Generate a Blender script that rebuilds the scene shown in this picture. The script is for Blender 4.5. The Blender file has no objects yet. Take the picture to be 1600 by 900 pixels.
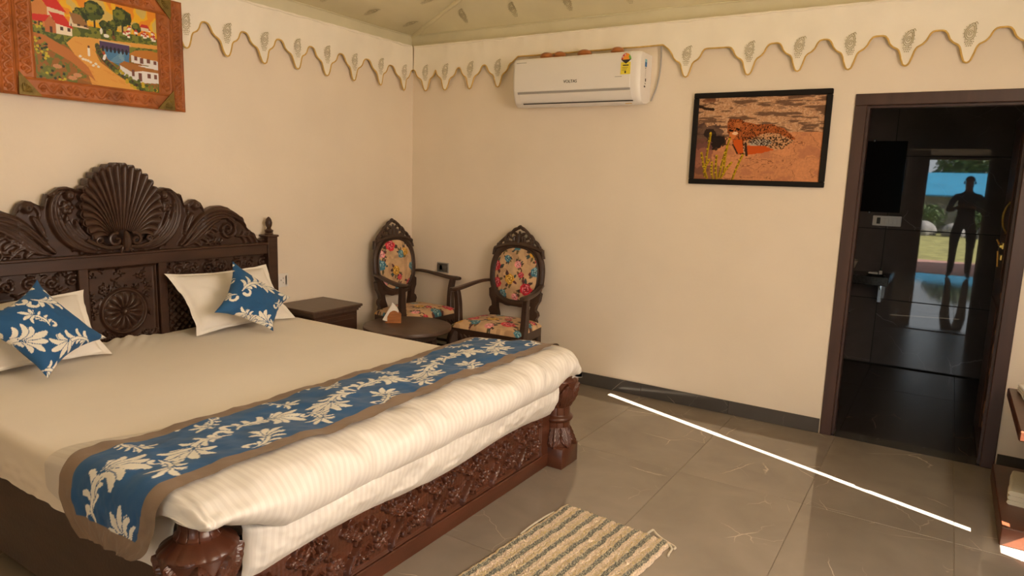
import bpy, math, random
import numpy as np
from mathutils import Vector, Matrix

random.seed(4)
rng = np.random.default_rng(4)
scene = bpy.context.scene
col = scene.collection
R = math.radians
PI = math.pi

# ------------------------------------------------------------------ camera
cam_d = bpy.data.cameras.new('camera')
cam = bpy.data.objects.new('camera', cam_d)
col.objects.link(cam)
cam_d.sensor_width = 36.0
cam_d.lens = 36.0 * 1066.98 / 1600.0
cam_d.clip_start = 0.05
CAM = Vector((3.790, -4.380, 1.465))


def cam_axes(yaw, pitch, roll):
    f = Vector((-math.sin(yaw) * math.cos(pitch), math.cos(yaw) * math.cos(pitch), math.sin(pitch)))
    r = Vector((math.cos(yaw), math.sin(yaw), 0))
    u = r.cross(f)
    return r * math.cos(roll) + u * math.sin(roll), u * math.cos(roll) - r * math.sin(roll), f


_r, _u, _f = cam_axes(R(32.3575), R(-9.0521), R(1.8881))
cam.matrix_world = Matrix(((_r.x, _u.x, -_f.x, CAM.x), (_r.y, _u.y, -_f.y, CAM.y), (_r.z, _u.z, -_f.z, CAM.z), (0, 0, 0, 1)))
scene.camera = cam

# ------------------------------------------------------------------ light
vs = scene.view_settings
vs.view_transform = 'Standard'
vs.look = 'None'
vs.exposure = 0.0
vs.gamma = 1.0
vs.use_curve_mapping = False
scene.cycles.use_denoising = True
scene.cycles.blur_glossy = 0.05
scene.cycles.sample_clamp_indirect = 12
scene.cycles.max_bounces = 10
scene.cycles.diffuse_bounces = 6

world = bpy.data.worlds.new('sky')
scene.world = world
world.use_nodes = True
wn = world.node_tree.nodes
wn['Background'].inputs[0].default_value = (0.88, 0.95, 1.0, 1)
wn['Background'].inputs[1].default_value = 6.0

sun_d = bpy.data.lights.new('sun_offscreen', 'SUN')
sun_d.energy = 85.0
sun_d.angle = R(0.18)
sun_d.color = (1.0, 0.93, 0.82)
sun = bpy.data.objects.new('sun_offscreen', sun_d)
col.objects.link(sun)
SUN_E = R(37.5)
SD = Vector((-0.9377 * math.cos(SUN_E), 0.3474 * math.cos(SUN_E), -math.sin(SUN_E)))
sun.rotation_euler = SD.to_track_quat('-Z', 'Y').to_euler()
sun.location = (8, -4, 6)


def area(name, loc, direction, sx, sy, energy, color):
    d = bpy.data.lights.new(name, 'AREA')
    d.shape = 'RECTANGLE'
    d.size, d.size_y = sx, sy
    d.energy = energy
    d.color = color
    o = bpy.data.objects.new(name, d)
    o.location = loc
    o.rotation_euler = Vector(direction).to_track_quat('-Z', 'Z').to_euler()
    col.objects.link(o)
    return o


WARM = (1.0, 0.77, 0.58)
# daylight at the wide window of the right-hand wall
area('window_right_offscreen', (4.90, -2.725, 1.675), (-1, 0, 0), 2.35, 1.35, 145, WARM)

# ------------------------------------------------------------------ materials
MATS = {}


def mat(name, color, rough=0.5, var=0.0, vscale=6.0, vstretch=(1, 1, 1), bump=0.0, bscale=60.0, metal=0.0, spec=0.5,
        coat=0.0, sheen=0.0, ior=1.5, trans=0.0, attr=None, alt=None):
    m = bpy.data.materials.new(name)
    m.use_nodes = True
    nt = m.node_tree
    N, L = nt.nodes, nt.links
    b = N['Principled BSDF']
    b.inputs['Roughness'].default_value = rough
    b.inputs['Metallic'].default_value = metal
    b.inputs['Specular IOR Level'].default_value = spec
    b.inputs['IOR'].default_value = ior
    b.inputs['Coat Weight'].default_value = coat
    b.inputs['Coat Roughness'].default_value = 0.12
    b.inputs['Sheen Weight'].default_value = sheen
    b.inputs['Transmission Weight'].default_value = trans
    c = (*color, 1)
    b.inputs['Base Color'].default_value = c
    tc = N.new('ShaderNodeTexCoord')
    if attr:
        a = N.new('ShaderNodeAttribute')
        a.attribute_name = attr
        src = a.outputs['Color']
        if var > 0:
            n = N.new('ShaderNodeTexNoise')
            n.inputs['Scale'].default_value = vscale
            L.new(tc.outputs['Object'], n.inputs['Vector'])
            mr = N.new('ShaderNodeMapRange')
            mr.inputs[1].default_value, mr.inputs[2].default_value = 0.3, 0.7
            mr.inputs[3].default_value, mr.inputs[4].default_value = 1 - var, 1 + var
            L.new(n.outputs['Fac'], mr.inputs[0])
            mx = N.new('ShaderNodeVectorMath')
            mx.operation = 'SCALE'
            L.new(src, mx.inputs[0])
            L.new(mr.outputs[0], mx.inputs['Scale'])
            src = mx.outputs[0]
        L.new(src, b.inputs['Base Color'])
    elif var > 0:
        mp = N.new('ShaderNodeMapping')
        mp.inputs['Scale'].default_value = vstretch
        L.new(tc.outputs['Object'], mp.inputs['Vector'])
        n = N.new('ShaderNodeTexNoise')
        n.inputs['Scale'].default_value = vscale
        n.inputs['Detail'].default_value = 5
        L.new(mp.outputs[0], n.inputs['Vector'])
        rp = N.new('ShaderNodeValToRGB')
        a2 = alt or tuple(min(1, x * (1 - var)) for x in color)
        rp.color_ramp.elements[0].position = 0.3
        rp.color_ramp.elements[0].color = (*a2, 1)
        rp.color_ramp.elements[1].position = 0.7
        rp.color_ramp.elements[1].color = (*[min(1, x * (1 + var)) for x in color], 1)
        L.new(n.outputs['Fac'], rp.inputs[0])
        L.new(rp.outputs[0], b.inputs['Base Color'])
    if bump > 0:
        n2 = N.new('ShaderNodeTexNoise')
        n2.inputs['Scale'].default_value = bscale
        n2.inputs['Detail'].default_value = 3
        L.new(tc.outputs['Object'], n2.inputs['Vector'])
        bp = N.new('ShaderNodeBump')
        bp.inputs['Strength'].default_value = bump
        bp.inputs['Distance'].default_value = 0.01
        L.new(n2.outputs['Fac'], bp.inputs['Height'])
        L.new(bp.outputs[0], b.inputs['Normal'])
    MATS[name] = m
    return m


def tile_mat(name, base, vein, rough, spec=0.5, ior=1.5):
    m = bpy.data.materials.new(name)
    m.use_nodes = True
    N, L = m.node_tree.nodes, m.node_tree.links
    b = N['Principled BSDF']
    b.inputs['Roughness'].default_value = rough
    b.inputs['Specular IOR Level'].default_value = spec
    b.inputs['IOR'].default_value = ior
    tc = N.new('ShaderNodeTexCoord')
    oi = N.new('ShaderNodeObjectInfo')
    mu = N.new('ShaderNodeMath')
    mu.operation = 'MULTIPLY'
    mu.inputs[1].default_value = 37.0
    L.new(oi.outputs['Random'], mu.inputs[0])
    ad = N.new('ShaderNodeVectorMath')
    ad.operation = 'ADD'
    L.new(tc.outputs['Object'], ad.inputs[0])
    L.new(mu.outputs[0], ad.inputs[1])

    def noise(scale, detail, dist, out='Fac', src=ad):
        n = N.new('ShaderNodeTexNoise')
        n.inputs['Scale'].default_value = scale
        n.inputs['Detail'].default_value = detail
        n.inputs['Distortion'].default_value = dist
        L.new(src.outputs[0], n.inputs['Vector'])
        return n.outputs[out]

    def math_(op, a, bb):
        n = N.new('ShaderNodeMath')
        n.operation = op
        for k, x in enumerate((a, bb)):
            if isinstance(x, (int, float)):
                n.inputs[k].default_value = x
            else:
                L.new(x, n.inputs[k])
        return n.outputs[0]

    def ridge(scale, warp, width, mscale, lo, off):
        ad2 = N.new('ShaderNodeVectorMath')
        ad2.operation = 'ADD'
        L.new(ad.outputs[0], ad2.inputs[0])
        ad2.inputs[1].default_value = (off, off * 1.7, 0)
        nz_ = N.new('ShaderNodeTexNoise')
        nz_.inputs['Scale'].default_value = 4.0
        nz_.inputs['Detail'].default_value = 4
        L.new(ad2.outputs[0], nz_.inputs['Vector'])
        ma = N.new('ShaderNodeVectorMath')
        ma.operation = 'MULTIPLY_ADD'
        L.new(nz_.outputs['Color'], ma.inputs[0])
        ma.inputs[1].default_value = (warp, warp, warp)
        L.new(ad2.outputs[0], ma.inputs[2])
        vo_ = N.new('ShaderNodeTexVoronoi')
        vo_.feature = 'DISTANCE_TO_EDGE'
        vo_.inputs['Scale'].default_value = scale
        L.new(ma.outputs[0], vo_.inputs['Vector'])
        mr = N.new('ShaderNodeMapRange')
        mr.inputs[1].default_value, mr.inputs[2].default_value = 0.0, width
        mr.inputs[3].default_value, mr.inputs[4].default_value = 1.0, 0.0
        L.new(vo_.outputs['Distance'], mr.inputs[0])
        mk = noise(mscale, 2, 0, src=ad2)
        mr2 = N.new('ShaderNodeMapRange')
        mr2.inputs[1].default_value, mr2.inputs[2].default_value = lo, lo + 0.10
        L.new(mk, mr2.inputs[0])
        return math_('MULTIPLY', mr.outputs[0], mr2.outputs[0])

    v = math_('MAXIMUM', ridge(1.6, 0.10, 0.0042, 2.4, 0.52, 0.0), math_('MULTIPLY', ridge(2.7, 0.16, 0.0060, 2.9, 0.54, 9.0), 0.5))
    rp = N.new('ShaderNodeValToRGB')
    rp.color_ramp.elements[0].position, rp.color_ramp.elements[1].position = 0.32, 0.7
    rp.color_ramp.elements[0].color = (*[x * 0.86 for x in base], 1)
    rp.color_ramp.elements[1].color = (*[x * 1.12 for x in base], 1)
    L.new(noise(3.0, 6, 0.4), rp.inputs[0])
    mix = N.new('ShaderNodeMix')
    mix.data_type = 'RGBA'
    L.new(v, mix.inputs['Factor'])
    L.new(rp.outputs[0], mix.inputs['A'])
    mix.inputs['B'].default_value = (*vein, 1)
    L.new(mix.outputs['Result'], b.inputs['Base Color'])
    return m


M_wall = mat('wall_paint', (0.80, 0.70, 0.575), 0.75, var=0.035, vscale=2.0, bump=0.08, bscale=40)
M_wood = mat('dark_carved_wood', (0.050, 0.023, 0.014), 0.34, var=0.22, vscale=5, vstretch=(1, 1, 6), bump=0.06, bscale=90, spec=0.45)
M_redwood = mat('reddish_carved_wood', (0.085, 0.026, 0.012), 0.30, var=0.22, vscale=5, vstretch=(1, 1, 5), bump=0.05, bscale=90, spec=0.5)
M_chairwood = mat('walnut_chair_wood', (0.050, 0.026, 0.017), 0.36, var=0.2, vscale=7, vstretch=(1, 1, 4), bump=0.05, bscale=110)
M_tablewood = mat('brown_table_wood', (0.085, 0.048, 0.032), 0.38, var=0.15, vscale=5, vstretch=(1, 6, 1))
M_doorwood = mat('door_wood', (0.055, 0.024, 0.017), 0.42, var=0.2, vscale=4, vstretch=(4, 4, 0.6), bump=0.05, bscale=60)
M_chip = mat('chipped_wood', (0.45, 0.20, 0.10), 0.7, var=0.3, vscale=30)
M_tile = tile_mat('floor_marble_tile', (0.255, 0.212, 0.165), (0.60, 0.50, 0.38), 0.05, 0.5, 1.85)
M_base = tile_mat('baseboard_marble_tile', (0.070, 0.064, 0.060), (0.32, 0.28, 0.24), 0.14)
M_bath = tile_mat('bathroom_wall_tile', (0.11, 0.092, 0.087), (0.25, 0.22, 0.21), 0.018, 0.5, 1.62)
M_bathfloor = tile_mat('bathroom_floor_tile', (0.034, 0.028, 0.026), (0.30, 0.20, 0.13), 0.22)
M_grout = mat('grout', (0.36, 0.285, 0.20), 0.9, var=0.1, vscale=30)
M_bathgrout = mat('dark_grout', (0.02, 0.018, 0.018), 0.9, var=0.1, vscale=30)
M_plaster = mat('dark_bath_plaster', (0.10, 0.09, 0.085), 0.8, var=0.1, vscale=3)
M_canvas = mat('tent_roof_canvas', (0.74, 0.68, 0.47), 0.85, var=0.05, vscale=3, bump=0.15, bscale=9)
M_skirt = mat('tent_skirt_canvas', (0.70, 0.65, 0.47), 0.85, var=0.06, vscale=4, bump=0.12, bscale=10)
M_valance = mat('cream_valance_cloth', (0.88, 0.82, 0.71), 0.85, var=0.03, vscale=5, bump=0.12, bscale=14)
M_piping = mat('golden_piping', (0.62, 0.40, 0.11), 0.7, var=0.15, vscale=40)
M_print = mat('olive_paisley_ink', (0.34, 0.29, 0.16), 0.85, var=0.15, vscale=60)
M_white = mat('white_cotton', (0.84, 0.80, 0.74), 0.85, var=0.02, vscale=4, bump=0.10, bscale=12, sheen=0.1)
M_sheet = mat('cream_sheet', (0.85, 0.785, 0.69), 0.85, var=0.02, vscale=3, bump=0.07, bscale=7, sheen=0.1)
M_tan = mat('tan_border_cloth', (0.27, 0.19, 0.125), 0.6, var=0.08, vscale=8, sheen=0.2)
M_attr = mat('printed_fabric', (0.5, 0.5, 0.5), 0.78, var=0.06, vscale=9, bump=0.06, bscale=220, attr='Col', sheen=0.08)
M_paint = mat('oil_painting', (0.5, 0.5, 0.5), 0.45, bump=0.08, bscale=150, attr='Col')
M_photo = mat('photo_print', (0.5, 0.5, 0.5), 0.6, attr='Col', spec=0.12)
M_rug = mat('rug_yarn', (0.5, 0.5, 0.5), 0.95, bump=0.9, bscale=260, attr='Col')
M_plastic = mat('white_plastic', (0.80, 0.76, 0.72), 0.33, var=0.015, vscale=3)
M_greyplastic = mat('grey_plastic', (0.35, 0.33, 0.31), 0.4, var=0.02, vscale=3)
M_black = mat('black_frame', (0.012, 0.010, 0.009), 0.6, var=0.1, vscale=9, spec=0.15)
M_brass = mat('brass', (0.70, 0.45, 0.13), 0.3, metal=1.0, var=0.1, vscale=20)
M_oldbrass = mat('old_brass', (0.20, 0.13, 0.025), 0.5, metal=0.5, var=0.35, vscale=25, bump=0.3, bscale=60)
M_chrome = mat('chrome', (0.7, 0.7, 0.72), 0.15, metal=1.0, var=0.02, vscale=8)
M_framewood = mat('orange_carved_wood', (0.36, 0.105, 0.022), 0.42, var=0.35, vscale=7, vstretch=(1, 1, 1), bump=0.08, bscale=70)
M_tissue = mat('tissue_paper', (0.86, 0.80, 0.72), 0.9, var=0.02, vscale=20, bump=0.1, bscale=50)
M_napwood = mat('napkin_wood', (0.36, 0.13, 0.035), 0.4, var=0.25, vscale=14, vstretch=(1, 1, 5))
M_ceramic = mat('cream_ceramic', (0.70, 0.62, 0.48), 0.15, var=0.02, vscale=4)
M_blackglass = mat('black_glass', (0.010, 0.009, 0.009), 0.10, var=0.05, vscale=3, spec=0.15)
M_stone = mat('black_granite', (0.025, 0.022, 0.021), 0.2, var=0.3, vscale=60)
M_yellow = mat('yellow_label', (0.80, 0.66, 0.05), 0.5, var=0.03, vscale=9)
M_red = mat('red_label', (0.60, 0.03, 0.02), 0.5, var=0.03, vscale=9)
M_orange = mat('orange_label', (0.85, 0.33, 0.03), 0.5, var=0.03, vscale=9)
M_green = mat('green_label', (0.15, 0.40, 0.06), 0.5, var=0.03, vscale=9)
M_blue = mat('blue_label', (0.02, 0.16, 0.42), 0.5, var=0.03, vscale=9)
M_lblue = mat('light_blue_label', (0.25, 0.55, 0.68), 0.5, var=0.03, vscale=9)
M_ink = mat('dark_ink', (0.03, 0.025, 0.02), 0.5, var=0.03, vscale=9)
M_blanket = mat('folded_blanket', (0.62, 0.57, 0.44), 0.9, var=0.05, vscale=8, bump=0.2, bscale=90)

# duvet: white satin with woven stripes across the bed
M_duvet = mat('striped_duvet', (0.86, 0.81, 0.74), 0.7, bump=0.0)
_n, _l = M_duvet.node_tree.nodes, M_duvet.node_tree.links
_tc = _n.new('ShaderNodeTexCoord')
_w = _n.new('ShaderNodeTexWave')
_w.bands_direction = 'Y'
_w.inputs['Scale'].default_value = 13.0
_w.inputs['Distortion'].default_value = 0.0
_w.inputs['Detail'].default_value = 1
_l.new(_tc.outputs['Object'], _w.inputs['Vector'])
_rp = _n.new('ShaderNodeValToRGB')
_rp.color_ramp.elements[0].position, _rp.color_ramp.elements[1].position = 0.40, 0.60
_rp.color_ramp.elements[0].color = (0.70, 0.65, 0.585, 1)
_rp.color_ramp.elements[1].color = (0.76, 0.715, 0.65, 1)
_l.new(_w.outputs['Fac'], _rp.inputs[0])
_l.new(_rp.outputs[0], _n['Principled BSDF'].inputs['Base Color'])
_mr = _n.new('ShaderNodeMapRange')
_mr.inputs[3].default_value, _mr.inputs[4].default_value = 0.45, 0.8
_l.new(_w.outputs['Fac'], _mr.inputs[0])
_l.new(_mr.outputs[0], _n['Principled BSDF'].inputs['Roughness'])


# ------------------------------------------------------------------ mesh helpers
class MB:
    def __init__(self):
        self.v, self.f, self.c = [], [], []
        self.n = 0

    def add(self, verts, faces):
        verts = np.asarray(verts, float).reshape(-1, 3)
        self.v.append(verts)
        k = self.n
        self.f.extend([tuple(i + k for i in fc) for fc in faces])
        self.n += len(verts)
        return self

    def box(self, x0, x1, y0, y1, z0, z1, b=0.0):
        x0, x1 = min(x0, x1), max(x0, x1)
        y0, y1 = min(y0, y1), max(y0, y1)
        z0, z1 = min(z0, z1), max(z0, z1)
        if b <= 0:
            v = [(x, y, z) for x in (x0, x1) for y in (y0, y1) for z in (z0, z1)]
            f = [(0, 1, 3, 2), (4, 6, 7, 5), (0, 4, 5, 1), (2, 3, 7, 6), (0, 2, 6, 4), (1, 5, 7, 3)]
            return self.add(v, f)
        b = min(b, (x1 - x0) / 2.01, (y1 - y0) / 2.01, (z1 - z0) / 2.01)
        v, idx = [], {}
        for i, x in enumerate((x0, x1)):
            for j, y in enumerate((y0, y1)):
                for k, z in enumerate((z0, z1)):
                    sx, sy, sz = (1, -1)[i] * b, (1, -1)[j] * b, (1, -1)[k] * b
                    idx[i, j, k, 0] = len(v); v.append((x, y + sy, z + sz))
                    idx[i, j, k, 1] = len(v); v.append((x + sx, y, z + sz))
                    idx[i, j, k, 2] = len(v); v.append((x + sx, y + sy, z))
        f = []
        for i in (0, 1):
            q = [idx[i, 0, 0, 0], idx[i, 1, 0, 0], idx[i, 1, 1, 0], idx[i, 0, 1, 0]]
            f.append(tuple(q if i else q[::-1]))
            q = [idx[0, i, 0, 1], idx[1, i, 0, 1], idx[1, i, 1, 1], idx[0, i, 1, 1]]
            f.append(tuple(q[::-1] if i else q))
            q = [idx[0, 0, i, 2], idx[1, 0, i, 2], idx[1, 1, i, 2], idx[0, 1, i, 2]]
            f.append(tuple(q if i else q[::-1]))
        for i in (0, 1):
            for j in (0, 1):
                f.append((idx[i, j, 0, 0], idx[i, j, 1, 0], idx[i, j, 1, 1], idx[i, j, 0, 1]))
                f.append((idx[i, 0, j, 0], idx[i, 1, j, 0], idx[i, 1, j, 2], idx[i, 0, j, 2]))
                f.append((idx[0, i, j, 1], idx[1, i, j, 1], idx[1, i, j, 2], idx[0, i, j, 2]))
                for k in (0, 1):
                    f.append((idx[i, j, k, 0], idx[i, j, k, 1], idx[i, j, k, 2]))
        return self.add(v, f)

    def lathe(self, prof, c=(0, 0, 0), seg=24, mod=None):
        prof = list(prof)
        v = []
        for k, (r, z) in enumerate(prof):
            for s in range(seg):
                a = 2 * PI * s / seg
                rr = r * (mod(a, z) if mod else 1.0)
                v.append((c[0] + rr * math.cos(a), c[1] + rr * math.sin(a), c[2] + z))
        f = []
        for k in range(len(prof) - 1):
            for s in range(seg):
                t = (s + 1) % seg
                f.append((k * seg + s, k * seg + t, (k + 1) * seg + t, (k + 1) * seg + s))
        f.append(tuple(range(seg))[::-1])
        f.append(tuple((len(prof) - 1) * seg + s for s in range(seg)))
        return self.add(v, f)

    def tube(self, pts, rad, seg=8, closed=False, flat=(1, 1), up=None, square=False):
        P = np.asarray(pts, float)
        n = len(P)
        rad = np.full(n, rad, float) if np.isscalar(rad) else np.asarray(rad, float)
        if closed:
            T = np.roll(P, -1, 0) - np.roll(P, 1, 0)
        else:
            T = np.gradient(P, axis=0)
        T /= np.linalg.norm(T, axis=1)[:, None] + 1e-12
        if up is None:
            a = np.array([0, 0, 1.]) if abs(T[0, 2]) < 0.9 else np.array([1., 0, 0])
            nrm = np.cross(T[0], a)
            nrm /= np.linalg.norm(nrm)
            Ns = [nrm]
            for k in range(1, n):
                v = Ns[-1] - T[k] * np.dot(Ns[-1], T[k])
                v /= np.linalg.norm(v) + 1e-12
                Ns.append(v)
            Ns = np.array(Ns)
        else:
            Ns = np.cross(T, np.asarray(up, float))
            Ns /= np.linalg.norm(Ns, axis=1)[:, None] + 1e-12
        B = np.cross(T, Ns)
        ang = np.arange(seg) * 2 * PI / seg + (PI / seg if square else 0)
        ca, sa = np.cos(ang), np.sin(ang)
        if square:
            e = 0.35
            ca, sa = np.sign(ca) * np.abs(ca) ** e, np.sign(sa) * np.abs(sa) ** e
        V = P[:, None, :] + rad[:, None, None] * (flat[0] * ca[None, :, None] * Ns[:, None, :] + flat[1] * sa[None, :, None] * B[:, None, :])
        f = []
        m = n if closed else n - 1
        for k in range(m):
            k2 = (k + 1) % n
            for s in range(seg):
                t = (s + 1) % seg
                f.append((k * seg + s, k * seg + t, k2 * seg + t, k2 * seg + s))
        if not closed:
            f.append(tuple(range(seg))[::-1])
            f.append(tuple((n - 1) * seg + s for s in range(seg)))
        return self.add(V, f)

    def prism(self, poly, fn, t0, t1):
        """poly: 2-D outline; fn(u, v, t) -> point; extruded from t0 to t1"""
        n = len(poly)
        v = [fn(u, w, t0) for u, w in poly] + [fn(u, w, t1) for u, w in poly]
        f = [tuple(range(n))[::-1], tuple(range(n, 2 * n))]
        f += [(k, (k + 1) % n, n + (k + 1) % n, n + k) for k in range(n)]
        return self.add(v, f)

    def grid(self, P, closeu=False):
        P = np.asarray(P, float)
        n, m = P.shape[:2]
        f = []
        for i in range(n if closeu else n - 1):
            i2 = (i + 1) % n
            for j in range(m - 1):
                f.append((i * m + j, i2 * m + j, i2 * m + j + 1, i * m + j + 1))
        return self.add(P.reshape(-1, 3), f)

    def build(self, name, m, parent=None, world=False, smooth=35, colors=None):
        V = np.concatenate(self.v)
        q = parent
        while world and q is not None:
            V = V - np.array(q.location)
            q = q.parent
        me = bpy.data.meshes.new(name)
        me.from_pydata(V.tolist(), [], self.f)
        import bmesh
        bm = bmesh.new()
        bm.from_mesh(me)
        bmesh.ops.recalc_face_normals(bm, faces=bm.faces)
        bm.to_mesh(me)
        bm.free()
        if smooth:
            me.shade_smooth()
            if smooth < 180:
                me.set_sharp_from_angle(angle=R(smooth))
        if colors is not None:
            ca = me.color_attributes.new('Col', 'FLOAT_COLOR', 'POINT')
            cc = np.ones((len(V), 4), np.float32)
            cc[:, :3] = np.asarray(colors, np.float32).reshape(-1, 3)
            ca.data.foreach_set('color', cc.ravel())
        me.materials.append(m)
        o = bpy.data.objects.new(name, me)
        col.objects.link(o)
        if parent is not None:
            o.parent = parent
        return o


def tag(o, label=None, cat=None, group=None, kind=None):
    if label: o['label'] = label
    if cat: o['category'] = cat
    if group: o['group'] = group
    if kind: o['kind'] = kind
    return o


def thing(name, label, cat, loc=(0, 0, 0), rz=0.0, group=None):
    o = bpy.data.objects.new(name, None)
    o.empty_display_size = 0.1
    o.location = loc
    o.rotation_euler = (0, 0, rz)
    col.objects.link(o)
    return tag(o, label, cat, group)


def struct(name, mb, m, smooth=35, label=None):
    o = mb.build(name, m, smooth=smooth)
    o['kind'] = 'structure'
    if label: o['label'] = label
    return o


def copy_of(o, parent, loc=None, rot=None, name=None):
    c = o.copy()
    col.objects.link(c)
    c.parent = parent
    if loc is not None: c.location = loc
    if rot is not None: c.rotation_euler = rot
    return c


def text_mesh(s, size, m, parent, mw, name='lettering', extrude=0.0008, sx=1.0):
    cu = bpy.data.curves.new(name, 'FONT')
    cu.body = s
    cu.size = size
    cu.extrude = extrude
    cu.align_x = 'CENTER'
    cu.align_y = 'CENTER'
    t = bpy.data.objects.new(name, cu)
    col.objects.link(t)
    dg = bpy.context.evaluated_depsgraph_get()
    me = bpy.data.meshes.new_from_object(t.evaluated_get(dg))
    bpy.data.objects.remove(t)
    me.transform(mw @ Matrix.Scale(sx, 4, (1, 0, 0)))
    me.materials.clear()
    me.materials.append(m)
    o = bpy.data.objects.new(name, me)
    col.objects.link(o)
    o.parent = parent
    return o


# ------------------------------------------------------------------ 2-D drawing helpers (strokes, prints, carving)
def heading_curve(p, ang, length, curl, n=14, power=1.0):
    t = np.linspace(0, 1, n)
    th = ang + curl * t ** power
    st = length / (n - 1)
    x = p[0] + np.concatenate([[0], np.cumsum(np.cos(th[:-1]) * st)])
    y = p[1] + np.concatenate([[0], np.cumsum(np.sin(th[:-1]) * st)])
    return np.stack([x, y], 1), th


def teardrop(n, w, peak=0.6, w0=0.12):
    t = np.linspace(0, 1, n)
    a = np.where(t < peak, w0 + (1 - w0) * np.sin(t / peak * PI / 2), np.maximum(np.cos((t - peak) / (1 - peak) * PI / 2), 0) ** 0.6)
    return np.maximum(a, 0.02) * w


def plume(p, ang, L, curl, flip=1, lobes=5, fat=1.0):
    """an acanthus plume: stem plus curled lobes, as (points, widths) strokes"""
    out = []
    st, th = heading_curve(p, ang, L, curl * flip, 18)
    for k in range(lobes):
        t = 0.22 + 0.70 * k / max(1, lobes - 1)
        i = int(t * 17)
        for sd in ((1, -1) if k % 2 == 0 else (-1, 1)):
            ll = L * (0.50 - 0.30 * abs(t - 0.55)) * (1.0 if sd == flip else 0.72)
            c, _ = heading_curve(st[i], th[i] + sd * (0.35 + 0.25 * t), ll, sd * (1.5 + 0.5 * t), 12, 1.4)
            out.append((c, teardrop(12, L * 0.058 * fat)))
    out.append((st, teardrop(18, L * 0.045 * fat, 0.35, 0.5)))
    return out


def scroll(p, ang, r, turns, flip=1, w=0.12, n=30):
    t = np.linspace(0, 1, n)
    rr = r * (1 - 0.86 * t)
    a = ang + flip * turns * 2 * PI * t
    pts = np.stack([p[0] + rr * np.cos(a), p[1] + rr * np.sin(a)], 1)
    wd = r * w * (1 - 0.35 * t)
    wd[-4:] *= np.array([1.2, 1.5, 1.7, 1.2])
    return (pts, wd)


def stroke_ratio(xs, ys, pts, w, grow=0.0):
    """min distance/width over a stroke, evaluated inside its bounding box -> (slices, ratio)"""
    pts = np.asarray(pts)
    w = np.asarray(w) + grow
    mg = w.max() * 1.05
    i0, i1 = np.searchsorted(xs, [pts[:, 0].min() - mg, pts[:, 0].max() + mg])
    j0, j1 = np.searchsorted(ys, [pts[:, 1].min() - mg, pts[:, 1].max() + mg])
    if i1 <= i0 or j1 <= j0:
        return None
    X, Y = np.meshgrid(xs[i0:i1], ys[j0:j1])
    Rm = np.full(X.shape, 9.0)
    for k in range(len(pts) - 1):
        a, b = pts[k], pts[k + 1]
        d = b - a
        q = d @ d + 1e-12
        t = np.clip(((X - a[0]) * d[0] + (Y - a[1]) * d[1]) / q, 0, 1)
        dist = np.hypot(X - a[0] - t * d[0], Y - a[1] - t * d[1])
        Rm = np.minimum(Rm, dist / (w[k] + (w[k + 1] - w[k]) * t + 1e-9))
    return (slice(j0, j1), slice(i0, i1)), Rm


def carve(xs, ys, strokes, depth, H=None, groove=0.35):
    if H is None:
        H = np.zeros((len(ys), len(xs)))
    for s in strokes:
        q = stroke_ratio(xs, ys, s[0], s[1])
        if q is None: continue
        sl, r = q
        h = depth * np.sqrt(np.clip(1 - r * r, 0, 1)) * (1 - groove * np.exp(-(r / 0.2) ** 2))
        H[sl] = np.maximum(H[sl], h * (s[2] if len(s) > 2 else 1.0))
    return H


def ink(xs, ys, strokes, mask=None, gap=0.0):
    if mask is None:
        mask = np.zeros((len(ys), len(xs)), bool)
    for s in strokes:
        if gap:
            q = stroke_ratio(xs, ys, s[0], s[1], gap)
            if q is None: continue
            mask[q[0]] &= ~(q[1] < 1)
        q = stroke_ratio(xs, ys, s[0], s[1])
        if q is None: continue
        mask[q[0]] |= (q[1] < 1)
    return mask


def vnoise(shape, cells, seed=0, octaves=3):
    g = np.random.default_rng(seed)
    out = np.zeros(shape)
    amp, tot = 1.0, 0.0
    for o in range(octaves):
        cy, cx = cells[0] * 2 ** o, cells[1] * 2 ** o
        a = g.random((cy + 2, cx + 2))
        y = np.linspace(0, cy, shape[0], endpoint=False)
        x = np.linspace(0, cx, shape[1], endpoint=False)
        yi, xi = y.astype(int), x.astype(int)
        fy, fx = (y - yi)[:, None], (x - xi)[None, :]
        fy, fx = fy * fy * (3 - 2 * fy), fx * fx * (3 - 2 * fx)
        A, B = a[yi][:, xi], a[yi][:, xi + 1]
        C, D = a[yi + 1][:, xi], a[yi + 1][:, xi + 1]
        out += amp * ((A * (1 - fx) + B * fx) * (1 - fy) + (C * (1 - fx) + D * fx) * fy)
        tot += amp
        amp *= 0.5
    return out / tot


def lin(r, g, b):
    return np.array([((c / 255.0 + 0.055) / 1.055) ** 2.4 if c > 10 else c / 255 / 12.92 for c in (r, g, b)])


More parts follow.
